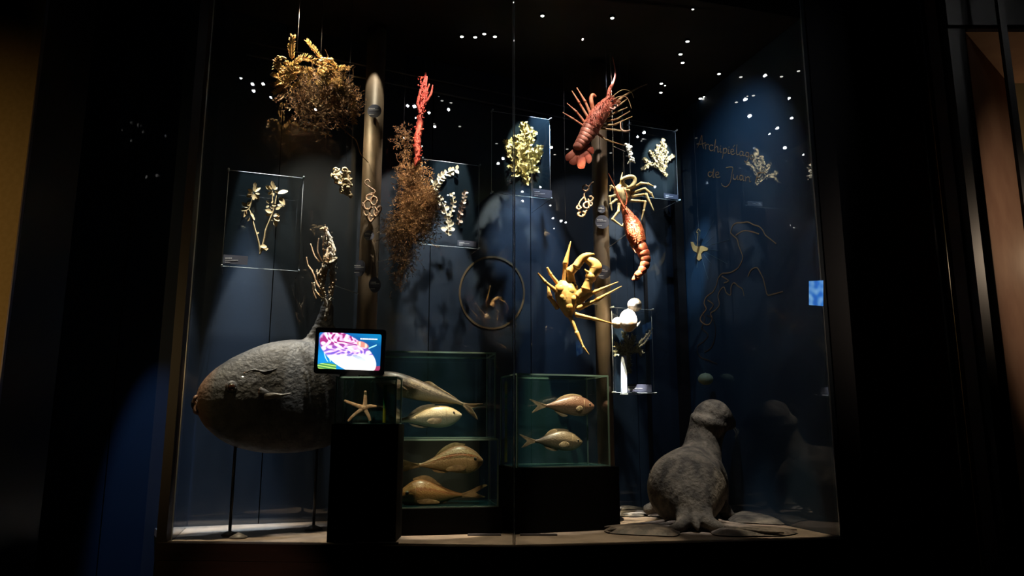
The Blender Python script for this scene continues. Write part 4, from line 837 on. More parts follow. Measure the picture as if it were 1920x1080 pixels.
def tank(bx, a0, a1, d0, d1, z0, z1, label, top=True):
    t = thing('glass_tank', label, 'tank', bx.P((a0 + a1) / 2, (d0 + d1) / 2, z0)); g = .006
    def pane(nm, A, B, off, m=M_tank):
        MB().prism([A + Vector((0, 0, z0)), B + Vector((0, 0, z0)), B + Vector((0, 0, z1)), A + Vector((0, 0, z1))], off).build(nm, m, t, smooth=False)
    P = lambda a, d: bx.P(a, d, 0)
    pane('front_pane', P(a0, d0), P(a1, d0), bx.b * .0015); pane('back_pane', P(a0, d1), P(a1, d1), -bx.b * .003, M_tankb)
    pane('side_pane', P(a0, d0), P(a0, d1), bx.u * .002, M_tank); pane('side_pane', P(a1, d0), P(a1, d1), -bx.u * .002, M_tank)
    MB().prism([bx.P(a0, d0, z0 + .001), bx.P(a1, d0, z0 + .001), bx.P(a1, d1, z0 + .001), bx.P(a0, d1, z0 + .001)], (0, 0, .004)).build('bottom_pane', M_tankb, t, smooth=False)
    MB().prism([bx.P(a0, d0, z1 - .004), bx.P(a1, d0, z1 - .004), bx.P(a1, d1, z1 - .004), bx.P(a0, d1, z1 - .004)], (0, 0, .003)).build('lid', M_tank, t, smooth=False)
    for A, B in (((a0, d0), (a1, d0)), ((a0, d1), (a1, d1)), ((a0, d0), (a0, d1)), ((a1, d0), (a1, d1))):
        for z, r in ((z1 - .004, .0045), (z0 + .004, .0025)):
            u = (bx.P(*B, 0) - bx.P(*A, 0)); c = (bx.P(*A, z) + bx.P(*B, z)) / 2
            MB().box(c, u.length / 2, r * .6, r, u.normalized()).build('glass_edge', M_ggreen, t, smooth=False)
    for a, d in ((a0, d0), (a1, d0), (a0, d1), (a1, d1)):
        MB().box(bx.P(a, d, (z0 + z1) / 2), .004, .004, (z1 - z0) / 2, bx.u).build('glass_edge', M_ggreen, t, smooth=False)
    return t
# starfish group
b1 = BX(gp(612, 1017), 0)
z1p = b1.zz(680, 795); a1 = b1.w(746)
plinth(b1, 0, a1, 0, .21, ZP, z1p, 'nearest tall black plinth under the starfish tank')
zt = b1.zz(680, 706, .01); ta0, ta1 = b1.w(625), b1.w(739)
tank(b1, ta0, ta1, .01, .20, z1p, zt, 'small square glass tank holding a starfish, below the tablet')
M_rainbow = mat('painted_rainbow_reflection', (.04, .30, .10), .3, c2=(.30, .34, .03), ns=14, lo=.45, hi=.55, stretch=(.2, .2, 1), coat=1)  # rainbow reflection in the tank glass, painted as green and yellow colour
def rainbow_strip(bx, a, d, z0, z1, wd, label, base_t=None):
    return tag(MB().box(bx.P(a, d, (z0 + z1) / 2), wd, .001, (z1 - z0) / 2, bx.u).build('rainbow_reflection_strip', M_rainbow, smooth=False), label, 'strip')
rainbow_strip(b1, b1.w(714), .08, z1p + .006, zt - .04, .009, 'narrow green strip painted as a rainbow reflection inside the starfish tank')
pst = PL(682, 762, 4.05, 0)
t = thing('starfish', 'pale orange five-armed starfish inside the small square tank', 'starfish', pst.p(682, 791))
M_star = mat('starfish_skin', (.62, .36, .18), .7, c2=(.72, .50, .30), ns=60, bump=.6, bs=220)
mb = MB()
for arm in ([(684, 764), (685, 750), (685, 741), (685, 733)], [(683, 765), (668, 760), (655, 755), (646, 751)], [(683, 766), (692, 762), (700, 762), (706, 762)], [(683, 766), (672, 772), (660, 782), (653, 790)], [(683, 766), (688, 774), (692, 782), (694, 789)]):
    q = cr([(x, y, .0, r) for (x, y), r in zip(arm, (4.6, 3.6, 3.1, 2.2))], 6); mb.tube([pst.p(a[0], a[1], 0) for a in q], [a[3] * pst.s for a in q], 10, fl=.7)
mb.ell(pst.p(683, 765, .003), 5 * pst.s, .011, 5 * pst.s, nu=14, nv=8)
o = mb.build('body', M_star, t); scene_remesh(o, .0018, 3)
mb = MB()
for i in range(20): 
    a = 2 * pi * i / 20; mb.v.append(Vector((0, 0, 0)))
mb = MB(); mb.tube([pst.p(645 + 0, 793, -.02), pst.p(637, 775, -.02), pst.p(642, 750, -.02), pst.p(662, 722, -.02)], .0008, 5); mb.build('mounting_wire', M_wire, t)
# tablet on a short foot
pt = PL(655, 658, 4.0, 4)
t = thing('tablet', 'black tablet display showing a striped fish, above the starfish tank', 'tablet', pt.p(655, 704, -.04))
def rrect(pl, x0_, y0_, x1_, y1_, r, dx=0, off=0, n=6, sl=0.0, sx=0.0):
    out = []
    for cx_, cy_, a0 in ((x1_ - r, y0_ + r, 0), (x0_ + r, y0_ + r, 90), (x0_ + r, y1_ - r, 180), (x1_ - r, y1_ - r, 270)):
        for i in range(n + 1):
            a = radians(a0 + 90 * i / n); x = cx_ + r * cos(a); y = cy_ - r * sin(a); out.append(pl.p(x + (658 - y) * sx, y + (x - 655) * sl, off))
    return out
MB().prism(rrect(pt, 590, 616, 722, 702, 5, sl=.035, sx=.05), -pt.n * .022).build('case', M_blackg, t, smooth=False)
nx, ny = 300, 180; mb = MB(); mb.c = []
def screen(u, v):
    # u right 0..1, v up 0..1 : striped fish against blue water
    c = Vector((.01, .16, .52)) * (1 - .5 * abs(u - .1)) + Vector((0, .12, .18)) * max(0, sin(v * 5 + u * 3))
    cx_, cy_ = .47, .47; a = radians(-33); x = (u - cx_) * cos(a) * 1.5 + (v - cy_) * sin(a) ; x = ((u - cx_) * 1.6 * cos(a) + (v - cy_) * sin(a)); y = (-(u - cx_) * 1.6 * sin(a) + (v - cy_) * cos(a))
    wv = noise.noise(Vector((u * 5, v * 5, 1)))
    d = (x / .82) ** 2 + (y / .42) ** 2
    for k in range(5):
        fx = .10 + .02 * k; 
        if abs((u - .12 - k * .035) + (v - .45) * .35 + .05 * sin(v * 6 + k)) < .008 and .2 < v < .85: c = Vector((.5, .9, .95))
    if abs((v - .60) - (u - .8) * .8) < .02 and .80 < u < .93: c = Vector((.35, .8, .9))
    if v < .16 - .5 * (u - .15) ** 2 * 3 and u < .3: c = Vector((.08, .28, .08)) + (Vector((.5, .6, .1)) if sin(v * 90 + u * 22) > .5 else Vector((0, 0, 0)))
    if v < .12 + .03 * noise.noise(Vector((u * 30, 0, 0))) and u > .84 + .02 * noise.noise(Vector((v * 30, 3, 0))): c = Vector((.35, .04, .12))
    if d < 1.08:
        sm = lambda a_, b_, x_: max(0, min(1, (x_ - a_) / (b_ - a_)))
        st = sin(17 * x + 5 * y + 6 * wv) * sin(22 * y - 6 * x + 7 * noise.noise(Vector((u * 7, v * 7, 4))))
        dark = Vector((.40, .03, .20)) * sm(.5, .75, v) + Vector((.22, .13, .66)) * (1 - sm(.5, .75, v))
        k_ = sm(-.38, .0, st); f_ = dark * (1 - k_) + Vector((1.0, .55, .92)) * k_; k_ = sm(.2, .6, st); f_ = f_ * (1 - k_) + Vector((1.4, 1.1, 1.3)) * k_
        g = max(0, min(1, (.45 - v + (.10 * (u - .5)) + .10 * wv) * 4)); f_ = f_ * (1 - g) + Vector((2.2, 2.0, 1.9)) * g
        e_ = sm(1.08, .96, d); c = c * (1 - e_) + f_ * e_
    e_ = max(0, min(1, (1 - ((u - .70) / .11) ** 2 - ((v - .70 + (u - .7) * .5) / .09) ** 2) * 2)); c = c * (1 - e_) + (Vector((.8, .28, .22)) + Vector((.5, .5, .4)) * e_ * max(0, sin(u * 60))) * e_
    e_ = max(0, min(.8, (1 - ((u - .66) / .13) ** 2 - ((v - .33 + (u - .66) * .6) / .06) ** 2) * 2)); c = c * (1 - e_) + Vector((.36, .48, .70)) * e_
    e_ = max(0, min(.8, (1 - ((u - .50) / .05) ** 2 - ((v - .40) / .04) ** 2) * 2)); c = c * (1 - e_) + Vector((.20, .16, .60)) * e_
    if .66 < u < .94 and .84 < v < .875: c = Vector((1.3, 1.3, 1.3)) if (sin(u * 260) > -.85) else c
    return c
def spt(u, v, off=.0012):
    x = 597 + (714 - 597) * u; y = 693 - (693 - 625) * v; return pt.p(x + (658 - y) * .05, y + (x - 655) * .035, off)
for j in range(ny + 1):
    for i in range(nx + 1):
        u, v = i / nx, j / ny; mb.v.append(spt(u, v)); mb.c.append(screen(u, v))
for j in range(ny):
    for i in range(nx):
        e = min(i, nx - 1 - i) * 117 / nx; f_ = min(j, ny - 1 - j) * 68 / ny
        if e < 3 and f_ < 3 and (3 - e) ** 2 + (3 - f_) ** 2 > 9: continue
        q = j * (nx + 1) + i; mb.f.append((q, q + 1, q + nx + 2, q + nx + 1))
mb.build('screen', vcmat('screen_picture', emit=1.5, rough=.2), t, smooth=False)
MB().box(pt.p(655, 705, -.02), .05, .02, .01).build('stand', M_blackg, t, smooth=False)
# left tank group
b2x = BX(gp(752, 1005), 10)
aR = b2x.w(942); aL = b2x.w(684)
zpl = b2x.zz(850, 952); plinth(b2x, aL, aR, 0, .40, ZP, zpl, 'low black plinth under the two stacked fish tanks')
zlo = b2x.zz(850, 823, .01); tR = b2x.w(934)
tlow = tank(b2x, b2x.w(688), tR, .01, .36, zpl, zlo, 'lower wide glass tank with two bream, on the low plinth')
M_grey = mat('brown_grey_backing', (.045, .036, .03), .8)
MB().prism([b2x.P(b2x.w(688) + .01, .352, zpl + .006), b2x.P(tR - .06, .352, zpl + .006), b2x.P(tR - .06, .352, zlo - .012), b2x.P(b2x.w(688) + .01, .352, zlo - .012)], b2x.b * .003).build('backing', M_grey, tlow, smooth=False)
zup = b2x.zz(800, 659, .03); uR = b2x.w(929)
tank(b2x, b2x.w(690), uR, .02, .36, zlo + .002, zup, 'upper wide glass tank with a slender fish above a white fish')
# right tank group
b3x = BX(gp(966, 1002), 18)
zr = b3x.zz(1060, 876); plinth(b3x, 0, b3x.w(1160), 0, .34, ZP, zr, 'wide black plinth right of the glass joint, under a fish tank')
zrt = b3x.zz(1060, 702, .01); tank(b3x, b3x.w(971), b3x.w(1144), .01, .32, zr, zrt, 'right-hand glass tank with two small fish, one above the other')
rainbow_strip(b3x, b3x.w(972) + .012, .27, zr + .02, zrt - .03, .008, 'narrow strip painted as a rainbow reflection at the left edge of the right-hand tank')
# deck plates by the plinths
for px, py, w_, lb in ((707, 1019, .11, 'thin dark label plate on the deck before the tall plinth'), (908, 1005, .09, 'thin dark label plate on the deck before the low plinth'), (1010, 1005, .10, 'thin dark label plate on the deck before the wide plinth')):
    g = gp(px, py); tag(MB().box(g + Vector((0, .02 if px != 707 else -.02, .004)), w_, .018, .004).build('deck_plate', mat('deck_label', (.05, .045, .06), .5), smooth=False), lb, 'label')

def fishmat(name, back, belly, flank, zs=.62, rough=.4, ns=30, line=None):
    m = mat(name, flank, rough, bump=.35, bs=130, coat=.35, coatr=.25); N = m.node_tree.nodes; L = m.node_tree.links; b = N['Principled BSDF']
    a = N.new('ShaderNodeVertexColor'); a.layer_name = 'Col'; n = N.new('ShaderNodeTexNoise'); n.inputs['Scale'].default_value = ns; n.inputs['Detail'].default_value = 8
    sp = N.new('ShaderNodeSeparateColor'); L.new(a.outputs[0], sp.inputs[0])
    ad = N.new('ShaderNodeMath'); ad.operation = 'ADD'; ad2 = N.new('ShaderNodeMath'); ad2.operation = 'MULTIPLY_ADD'; ad2.inputs[1].default_value = .36; ad2.inputs[2].default_value = -.18
    L.new(n.outputs['Fac'], ad2.inputs[0]); L.new(sp.outputs[0], ad.inputs[0]); L.new(ad2.outputs[0], ad.inputs[1])
    r = N.new('ShaderNodeValToRGB'); e = r.color_ramp.elements; e[0].position = .12; e[0].color = (*belly, 1); e[1].position = .95; e[1].color = (*back, 1)
    k = e.new(zs - .12); k.color = (*flank, 1)
    if line: k = e.new(zs + .05); k.color = (*line, 1); k = e.new(zs + .12); k.color = (*flank, 1)
    k = e.new(zs + .18); k.color = tuple((f + g) / 2 for f, g in zip(back, flank)) + (1,)
    L.new(ad.outputs[0], r.inputs[0]); L.new(r.outputs[0], b.inputs['Base Color']); return m
def surf2(q, mh, thick, o_):
    tt = sum(p[0] for p in o_) / len(o_); hh = sum(p[1] for p in o_) / len(o_)
    i = min(range(len(q)), key=lambda i: abs(q[i][0] - tt)); up, dn = q[i][1], q[i][2]; mid = (up - dn) / 2; h = (up + dn) / 2
    return thick * min(1, (h * 2 / mh)) ** .8 * sqrt(max(.02, 1 - ((hh - mid) / h) ** 2))
def fish(pl, A, B, prof, thick, m, mfin, label, fins, eye, eyer, mouth=None, group='preserved fish in the glass tanks', base_y=None, stripes=None):
    """A tail root, B snout tip in pixels; prof: (t, up, down) px; fins: dict name -> list of outlines in (t, h)"""
    ax, ay = A; bx_, by = B; L = sqrt((bx_ - ax) ** 2 + (by - ay) ** 2); ux, uy = (bx_ - ax) / L, (by - ay) / L; vx, vy = uy, -ux
    if vy > 0: vx, vy = -vx, -vy
    W = lambda t_, h: (ax + ux * t_ * L + vx * h, ay + uy * t_ * L + vy * h)
    t = thing('preserved_fish', label, 'fish', pl.p(*W(.5, 0)), group); mb = MB(); mb.c = []; q = cr(prof, 6); n = 24
    mh = max(a[1] + a[2] for a in q)
    for (tt, up, dn) in q:
        up = max(up, .25); dn = max(dn, .25); mid = (up - dn) / 2; h = (up + dn) / 2; th = thick * min(1, (h * 2 / mh)) ** .8
        for k in range(n):
            a = 2 * pi * k / n; x, y = W(tt, mid + h * sin(a)); mb.v.append(pl.p(x, y, th * cos(a) * (1 - .25 * max(0, -sin(a)))))
            g = .5 + .5 * sin(a); mb.c.append(Vector((g, tt, 0)))
    m_ = len(q)
    for i in range(m_ - 1):
        for k in range(n): mb.f.append((i * n + k, i * n + (k + 1) % n, (i + 1) * n + (k + 1) % n, (i + 1) * n + k))
    mb.f.append(tuple(range(n))[::-1]); mb.f.append(tuple((m_ - 1) * n + k for k in range(n)))
    mb.build('body', m, t)
    for nm, o_, off in fins:
        if off:
            off = surf2(q, mh, thick, o_) + .001
        pts = [W(*p) for p in o_]; f = MB(); f.pillow(pl, pts, .0022 if off == 0 else .0022, off, rings=3, sm=3); f.build(nm, mfin, t)
        # fin rays
        c = pts[0]; rays = MB()
        for p in pts[1:]:
            for k in (0, .5):
                pass
        for i in range(1, len(pts) - 1):
            for k in (0., .33, .66):
                x = pts[i][0] + (pts[i + 1][0] - pts[i][0]) * k if i + 1 < len(pts) else pts[i][0]; y = pts[i][1] + (pts[i + 1][1] - pts[i][1]) * k
                if nm == 'dorsal_fin': 
                    fr = (i - 1 + k) / max(1, len(pts) - 2); s0 = (pts[0][0] + (pts[-1][0] - pts[0][0]) * fr, pts[0][1] + (pts[-1][1] - pts[0][1]) * fr)
                else: s0 = ((pts[0][0] + pts[-1][0]) / 2, (pts[0][1] + pts[-1][1]) / 2)
                rays.tube([pl.p(s0[0], s0[1], off + .002), pl.p(s0[0] + (x - s0[0]) * .94, s0[1] + (y - s0[1]) * .94, off + .002)], [.0011, .0006], 4)
        stuff(rays.build('fin_rays', mfin, t))
    def surf(tt, hh):
        i = min(range(len(q)), key=lambda i: abs(q[i][0] - tt)); up, dn = q[i][1], q[i][2]; mid = (up - dn) / 2; h = (up + dn) / 2
        return thick * min(1, (h * 2 / mh)) ** .8 * sqrt(max(.02, 1 - ((hh - mid) / h) ** 2))
    ex, ey = W(*eye); hb = surf(*eye); eyer = (eyer[0], .88)
    MB().ell(pl.p(ex, ey, hb * eyer[1]), eyer[0] * pl.s, eyer[0] * pl.s * .6, eyer[0] * pl.s, nu=16, nv=10).build('eye', mat('cloudy_eye', (.17, .13, .09), .25, coat=.5), t)
    MB().ell(pl.p(ex, ey, hb * eyer[1] + eyer[0] * pl.s * .42), eyer[0] * pl.s * .6, eyer[0] * pl.s * .25, eyer[0] * pl.s * .6, nu=12, nv=8).build('pupil', M_blackg, t)
    # gill cover edge
    g = MB(); tg = eye[0] - .10; 
    i0 = min(range(len(q)), key=lambda i: abs(q[i][0] - tg)); up, dn = q[i0][1], q[i0][2]; mid = (up - dn) / 2; h = (up + dn) / 2; th = thick * min(1, (h * 2 / mh)) ** .8; pts = []
    for k in range(11):
        a = -1.1 + 2.1 * k / 10; x, y = W(tg - .025 * cos(a * 1.2), mid + h * sin(a) * .95); pts.append(pl.p(x, y, th * cos(a) * (1 - .25 * max(0, -sin(a))) + .0005))
    g.tube(pts, .0016, 6); g.build('gill_cover', mfin, t)
    return t, W
M_fin = mat('pale_fin', (.50, .40, .26), .5, c2=(.36, .27, .16), ns=40, bump=.2)
M_find = mat('dark_fin', (.20, .15, .09), .5, c2=(.30, .24, .15), ns=40)
M_finb = mat('bream_fin', (.30, .19, .09), .5, c2=(.42, .28, .14), ns=40, bump=.2)
M_mack = fishmat('slender_fish_skin', (.05, .04, .035), (.42, .35, .19), (.34, .29, .21), .60, line=(.07, .055, .045))
M_whit = fishmat('white_fish_skin', (.50, .38, .20), (.74, .68, .48), (.66, .58, .38), .7)
M_brea = fishmat('bream_skin', (.30, .14, .07), (.46, .33, .13), (.56, .37, .20), .66, line=(.34, .09, .03))
M_brea2 = fishmat('bream_skin_orange', (.28, .12, .04), (.22, .17, .06), (.48, .26, .09), .64, line=(.32, .10, .03))
M_smb = fishmat('brown_small_fish_skin', (.13, .065, .045), (.38, .28, .18), (.27, .14, .09), .62)
M_smb2 = fishmat('grey_small_fish_skin', (.10, .075, .05), (.42, .34, .21), (.26, .20, .13), .62)
def inpl(bx, px, py, d):
    pl = PL(px, py, 4.3, bx.rot); pl.o = bx.P(0, d, 0); pl.n = -bx.b; pl.u = bx.u; P_ = pl.p(px, py); pl.s = P_.y / F; return pl
pf = inpl(b2x, 800, 740, .20)
fish(pf, (868, 757), (698, 702), [(0, 2, 3), (.12, 6, 6), (.3, 12, 14), (.5, 17, 21), (.7, 19, 24), (.85, 15, 20), (.94, 9, 13), (1, 2, 4)], .05, M_mack, M_find,
     'slender silver-brown fish slanting down to the right in the upper tank', [('tail_fin', [(.02, 2), (-.06, 4), (-.20, 12), (-.16, 4), (-.07, 0), (-.14, -8), (-.20, -20), (-.10, -14), (.0, -4)], 0), ('dorsal_fin', [(.46, 16), (.40, 21), (.3, 16), (.12, 8), (.08, 4)], 0), ('anal_fin', [(.36, -14), (.30, -17), (.12, -8), (.08, -4)], 0), ('pectoral_fin', [(.78, -4), (.70, -2), (.60, -8), (.68, -12), (.77, -9)], .045)], (.90, 3), (3.2, .75))
fish(pf, (752, 788), (866, 778), [(0, 4, 5), (.08, 5, 5), (.22, 10, 9), (.42, 19, 16), (.6, 22, 20), (.78, 19, 19), (.92, 10, 11), (1, 1.5, 2)], .05, M_whit, M_fin,
     'cream-white fish facing right in the upper tank, below the slender fish', [('tail_fin', [(.0, 4), (-.10, 6), (-.28, 16), (-.34, 14), (-.22, 0), (-.32, -14), (-.26, -16), (-.08, -6), (0, -5)], 0), ('dorsal_fin', [(.12, 8), (.22, 17), (.36, 24), (.5, 25), (.56, 22)], 0), ('anal_fin', [(.12, -7), (.20, -14), (.34, -18), (.42, -17)], 0), ('pectoral_fin', [(.66, -4), (.60, 2), (.42, -4), (.46, -11), (.62, -12)], .047)], (.86, 5), (3, .8))
pf2 = inpl(b2x, 840, 880, .16)
fish(pf2, (786, 872), (906, 864), [(0, 3.5, 4), (.06, 4, 4.5), (.2, 11, 9), (.4, 23, 15), (.58, 31, 19), (.74, 30, 22), (.88, 20, 17), (.96, 9, 9), (1, 2, 3)], .05, M_brea, M_finb,
     'pale pinkish bream facing right, the upper one in the lower tank', [('tail_fin', [(.02, 3), (-.12, 6), (-.28, 14), (-.38, 14), (-.24, 0), (-.32, -8), (-.24, -10), (-.1, -6), (.02, -4)], 0), ('dorsal_fin', [(.24, 13), (.34, 25), (.44, 33), (.56, 38), (.66, 36), (.72, 31)], 0), ('anal_fin', [(.18, -8), (.24, -15), (.38, -18), (.45, -15)], 0), ('pectoral_fin', [(.72, -6), (.62, -2), (.42, -8), (.44, -14), (.68, -14)], .05)], (.86, 5), (4, .8))
fish(pf2, (866, 928), (744, 930), [(0, 3.5, 4), (.06, 5, 5), (.2, 11, 9), (.4, 22, 16), (.58, 30, 20), (.74, 28, 21), (.88, 17, 16), (.96, 8, 9), (1, 2, 3)], .05, M_brea2, M_finb,
     'orange-brown bream facing left, lying lowest in the lower tank', [('tail_fin', [(.02, 3), (-.12, 8), (-.30, 18), (-.40, 17), (-.22, 4), (-.36, -4), (-.28, -6), (-.1, -5), (.02, -4)], 0), ('dorsal_fin', [(.30, 18), (.36, 24), (.46, 34), (.56, 38), (.66, 36), (.74, 29)], 0), ('anal_fin', [(.18, -8), (.24, -13), (.38, -17), (.45, -16)], 0), ('pectoral_fin', [(.70, -6), (.56, -4), (.36, -10), (.40, -14), (.66, -14)], .05)], (.84, 6), (4, .8))
pf3 = inpl(b3x, 1050, 790, .155)
tl = [('tail_fin', [(.03, 2.5), (-.12, 6), (-.30, 12), (-.33, 11), (-.16, 0), (-.28, -12), (-.25, -13), (-.1, -6), (.03, -3)], 0)]
fish(pf3, (1023, 761), (1113, 762), [(0, 2.5, 3), (.08, 5, 4), (.25, 12, 10), (.45, 18, 15), (.62, 20, 18), (.8, 16, 18), (.93, 9, 11), (1, 3, 4)], .04, M_smb, M_fin,
     'reddish-brown fish facing right, the upper one in the right-hand tank', tl + [('dorsal_fin', [(.2, 9), (.32, 18), (.5, 23), (.66, 22), (.74, 17)], 0), ('anal_fin', [(.15, -6), (.25, -14), (.36, -20), (.46, -17)], 0), ('pectoral_fin', [(.72, -2), (.66, 1), (.58, -4), (.62, -9), (.71, -7)], .04)], (.88, 3), (2.6, .8))
fish(pf3, (1003, 827), (1091, 829), [(0, 2.5, 3), (.08, 4.5, 4), (.25, 12, 9), (.45, 19, 14), (.62, 21, 17), (.8, 17, 16), (.93, 9, 10), (1, 3, 4)], .04, M_smb2, M_fin,
     'olive-grey fish facing right, the lower one in the right-hand tank', tl + [('dorsal_fin', [(.2, 10), (.3, 20), (.42, 24), (.6, 24), (.7, 20)], 0), ('anal_fin', [(.18, -7), (.25, -14), (.4, -18), (.5, -15)], 0), ('pectoral_fin', [(.68, -2), (.58, 2), (.46, -5), (.52, -10), (.67, -8)], .04)], (.88, 3), (2.6, .8))

# ------------------------------------------------------------------ sea lion
M_fur = mat('grey_brown_fur', (.045, .041, .038), .85, c2=(.17, .148, .122), ns=13, lo=.35, hi=.70, bump=1.0, bs=45, spec=.2, detail=12)
M_flip = mat('dark_flipper', (.05, .042, .04), .6, c2=(.16, .13, .115), ns=14, bump=.6, bs=50)
def P3(px, py, Y): return at(px, py, Y)
tseal = thing('sea_lion', 'stuffed grey sea lion seen from behind, sitting up at the right end', 'sea lion', Vector((at(1295, 990, 4.5).x, 4.5, ZP)))
mb = MB()
def seg3(pts, n=20, fl=1.0, k=6, jit=0):
    q = cr([(px, py, Y, r) for px, py, Y, r in pts], k); mb.tube([at(a[0], a[1], a[2]) for a in q], [a[3] * a[2] / F for a in q], n, fl=fl, jit=jit)
seg3([(1303, 984, 4.38, 9), (1301, 968, 4.44, 28), (1296, 950, 4.52, 48), (1290, 930, 4.62, 66), (1288, 914, 4.70, 71), (1295, 893, 4.80, 58), (1307, 872, 4.88, 45), (1315, 850, 4.92, 37), (1319, 828, 4.94, 33), (1325, 806, 4.95, 33), (1331, 787, 4.94, 35), (1332, 782, 4.94, 20)], n=28)
seg3([(1322, 880, 4.87, 34), (1338, 902, 4.92, 27), (1347, 928, 4.95, 19), (1352, 948, 4.96, 14), (1364, 964, 4.96, 12), (1376, 970, 4.95, 8)])
seg3([(1262, 900, 4.95, 26), (1250, 925, 5.0, 24), (1234, 946, 5.05, 13), (1210, 957, 5.08, 9)])
mb.ell(at(1332, 785, 4.95), 33 * 4.95 / F, .10, 33 * 4.95 / F, nu=24, nv=16); mb.ell(at(1325, 797, 4.95), 32 * 4.95 / F, .10, 30 * 4.95 / F, nu=24, nv=16)
seg3([(1328, 784, 4.94, 31), (1338, 781, 4.95, 32), (1349, 785, 4.98, 27), (1360, 790, 5.02, 19), (1368, 794, 5.05, 13), (1374, 796, 5.07, 8)])
seg3([(1288, 962, 4.46, 22), (1280, 982, 4.38, 13), (1262, 993, 4.32, 9), (1240, 998, 4.30, 7)]); seg3([(1313, 960, 4.46, 22), (1326, 978, 4.38, 15), (1346, 989, 4.32, 11), (1370, 994, 4.30, 8)])
seg3([(1302, 968, 4.40, 12), (1306, 984, 4.33, 7), (1309, 994, 4.30, 4)])
o = mb.build('body', M_fur, tseal); scene_remesh(o, .010, 5)
def flip(pts, th, name, cuts=0, m=M_flip):
    """pts: outline as (px, py) on the deck, lifted; built as a thin rounded web lying on the deck"""
    w_ = [gp(x, y) for x, y in pts]; c = sum(w_, Vector()) / len(w_); q = cr([tuple(p) for p in w_] + [tuple(w_[0])], 4)[:-1]; f = MB(); n = len(q); rg = 5
    for sg in (1, -1):
        b = len(f.v)
        for k in range(rg + 1):
            s_ = 1 - k / rg; h = th * sqrt(max(0, 1 - s_ * s_))
            for p in q:
                p = Vector(p); v = c + (p - c) * max(s_, .03); v.z = ZP + .006 + (h * (1 if sg > 0 else .1)); f.v.append(v)
        for k in range(rg):
            for i in range(n):
                e = (b + k * n + i, b + k * n + (i + 1) % n, b + (k + 1) * n + (i + 1) % n, b + (k + 1) * n + i); f.f.append(e if sg > 0 else e[::-1])
        e = tuple(b + rg * n + i for i in range(n)); f.f.append(e if sg > 0 else e[::-1])
    return f.build(name, m, tseal)
flip([(1366, 962), (1400, 962), (1440, 968), (1468, 978), (1470, 985), (1440, 984), (1400, 982), (1368, 980)], .035, 'front_flipper', m=M_fur)
flip([(1216, 958), (1190, 954), (1165, 952), (1152, 960), (1158, 968), (1185, 970), (1212, 968)], .03, 'front_flipper', m=M_fur)
flip([(1276, 989), (1240, 995), (1200, 996), (1165, 996), (1134, 995), (1142, 1001), (1180, 1004), (1230, 1006), (1270, 1006)], .036, 'hind_flipper')
flip([(1335, 988), (1370, 994), (1400, 998), (1440, 1001), (1480, 999), (1496, 1001), (1470, 1006), (1420, 1007), (1370, 1007), (1335, 1003)], .036, 'hind_flipper')
for pts in ([(1275, 982), (1230, 988), (1180, 990), (1134, 992)], [(1275, 988), (1230, 994), (1170, 997), (1140, 998)], [(1335, 984), (1380, 992), (1440, 997), (1494, 997)], [(1335, 992), (1380, 1000), (1430, 1003), (1470, 1003)]):
    f = MB(); w_ = cr([tuple(gp(x, y + 3) + Vector((0, 0, .038 - .006 * i))) for i, (x, y) in enumerate(pts)], 6); f.tube(w_, [.016 - .012 * i / len(w_) for i in range(len(w_))], 8, jit=.25); f.build('flipper_digit', M_flip, tseal)
MB().tube([at(1352, 780, 4.90), at(1354, 786, 4.88), at(1353, 792, 4.88)], [.008, .011, .004], 8).build('ear', M_fur, tseal)
MB().ell(at(1371, 782, 5.03), .012, .012, .014, nu=12, nv=8).build('eye', M_blackg, tseal)
MB().ell(at(1378, 791, 5.12), .014, .02, .012, nu=12, nv=8).build('nose', M_blackg, tseal)
mb = MB()
for i in range(9):
    a = at(1372 + R.uniform(-2, 3), 797 + R.uniform(-3, 3), 5.08); mb.tube([a, a + Vector((.02 + R.uniform(-.01, .02), -.01, -.03 - R.uniform(0, .02))), a + Vector((.015 + R.uniform(-.02, .03), -.02, -.07 - R.uniform(0, .02)))], [.0009, .0007, .0003], 4)
stuff(mb.build('whiskers', mat('whisker', (.7, .65, .55), .4), tseal))

# ------------------------------------------------------------------ prints on the walls
def stroke(pl, path, w_, name, m, parent, off=.002, k=4, closed=False):
    q = cr([(x, y, 0) for x, y in path], k) if k > 1 else [(x, y, 0) for x, y in path]; mb = MB()
    for i in range(len(q) - 1):
        a = pl.p(q[i][0], q[i][1], off); b = pl.p(q[i + 1][0], q[i + 1][1], off); d = (b - a)
        if d.length < 1e-6: continue
        d.normalize(); s_ = d.cross(pl.n).normalized() * w_ * a.y / F / 2; a = a - d * w_ * a.y / F * .3; b = b + d * w_ * a.y / F * .3
        mb.prism([a - s_, b - s_, b + s_, a + s_], pl.n * .0008)
    return mb
def strokes(pl, paths, w_, name, m, label, cat, off=.002, k=4):
    tot = MB()
    for p in paths:
        s_ = stroke(pl, p, w_, name, m, None, off, k); b = len(tot.v); tot.v += s_.v; tot.f += [tuple(b + i for i in f) for f in s_.f]
    return tag(tot.build(name, m, smooth=False), label, cat)
def zs(pts): return [(1240 + x / 2.455, 180 + y / 2.455) for x, y in pts]
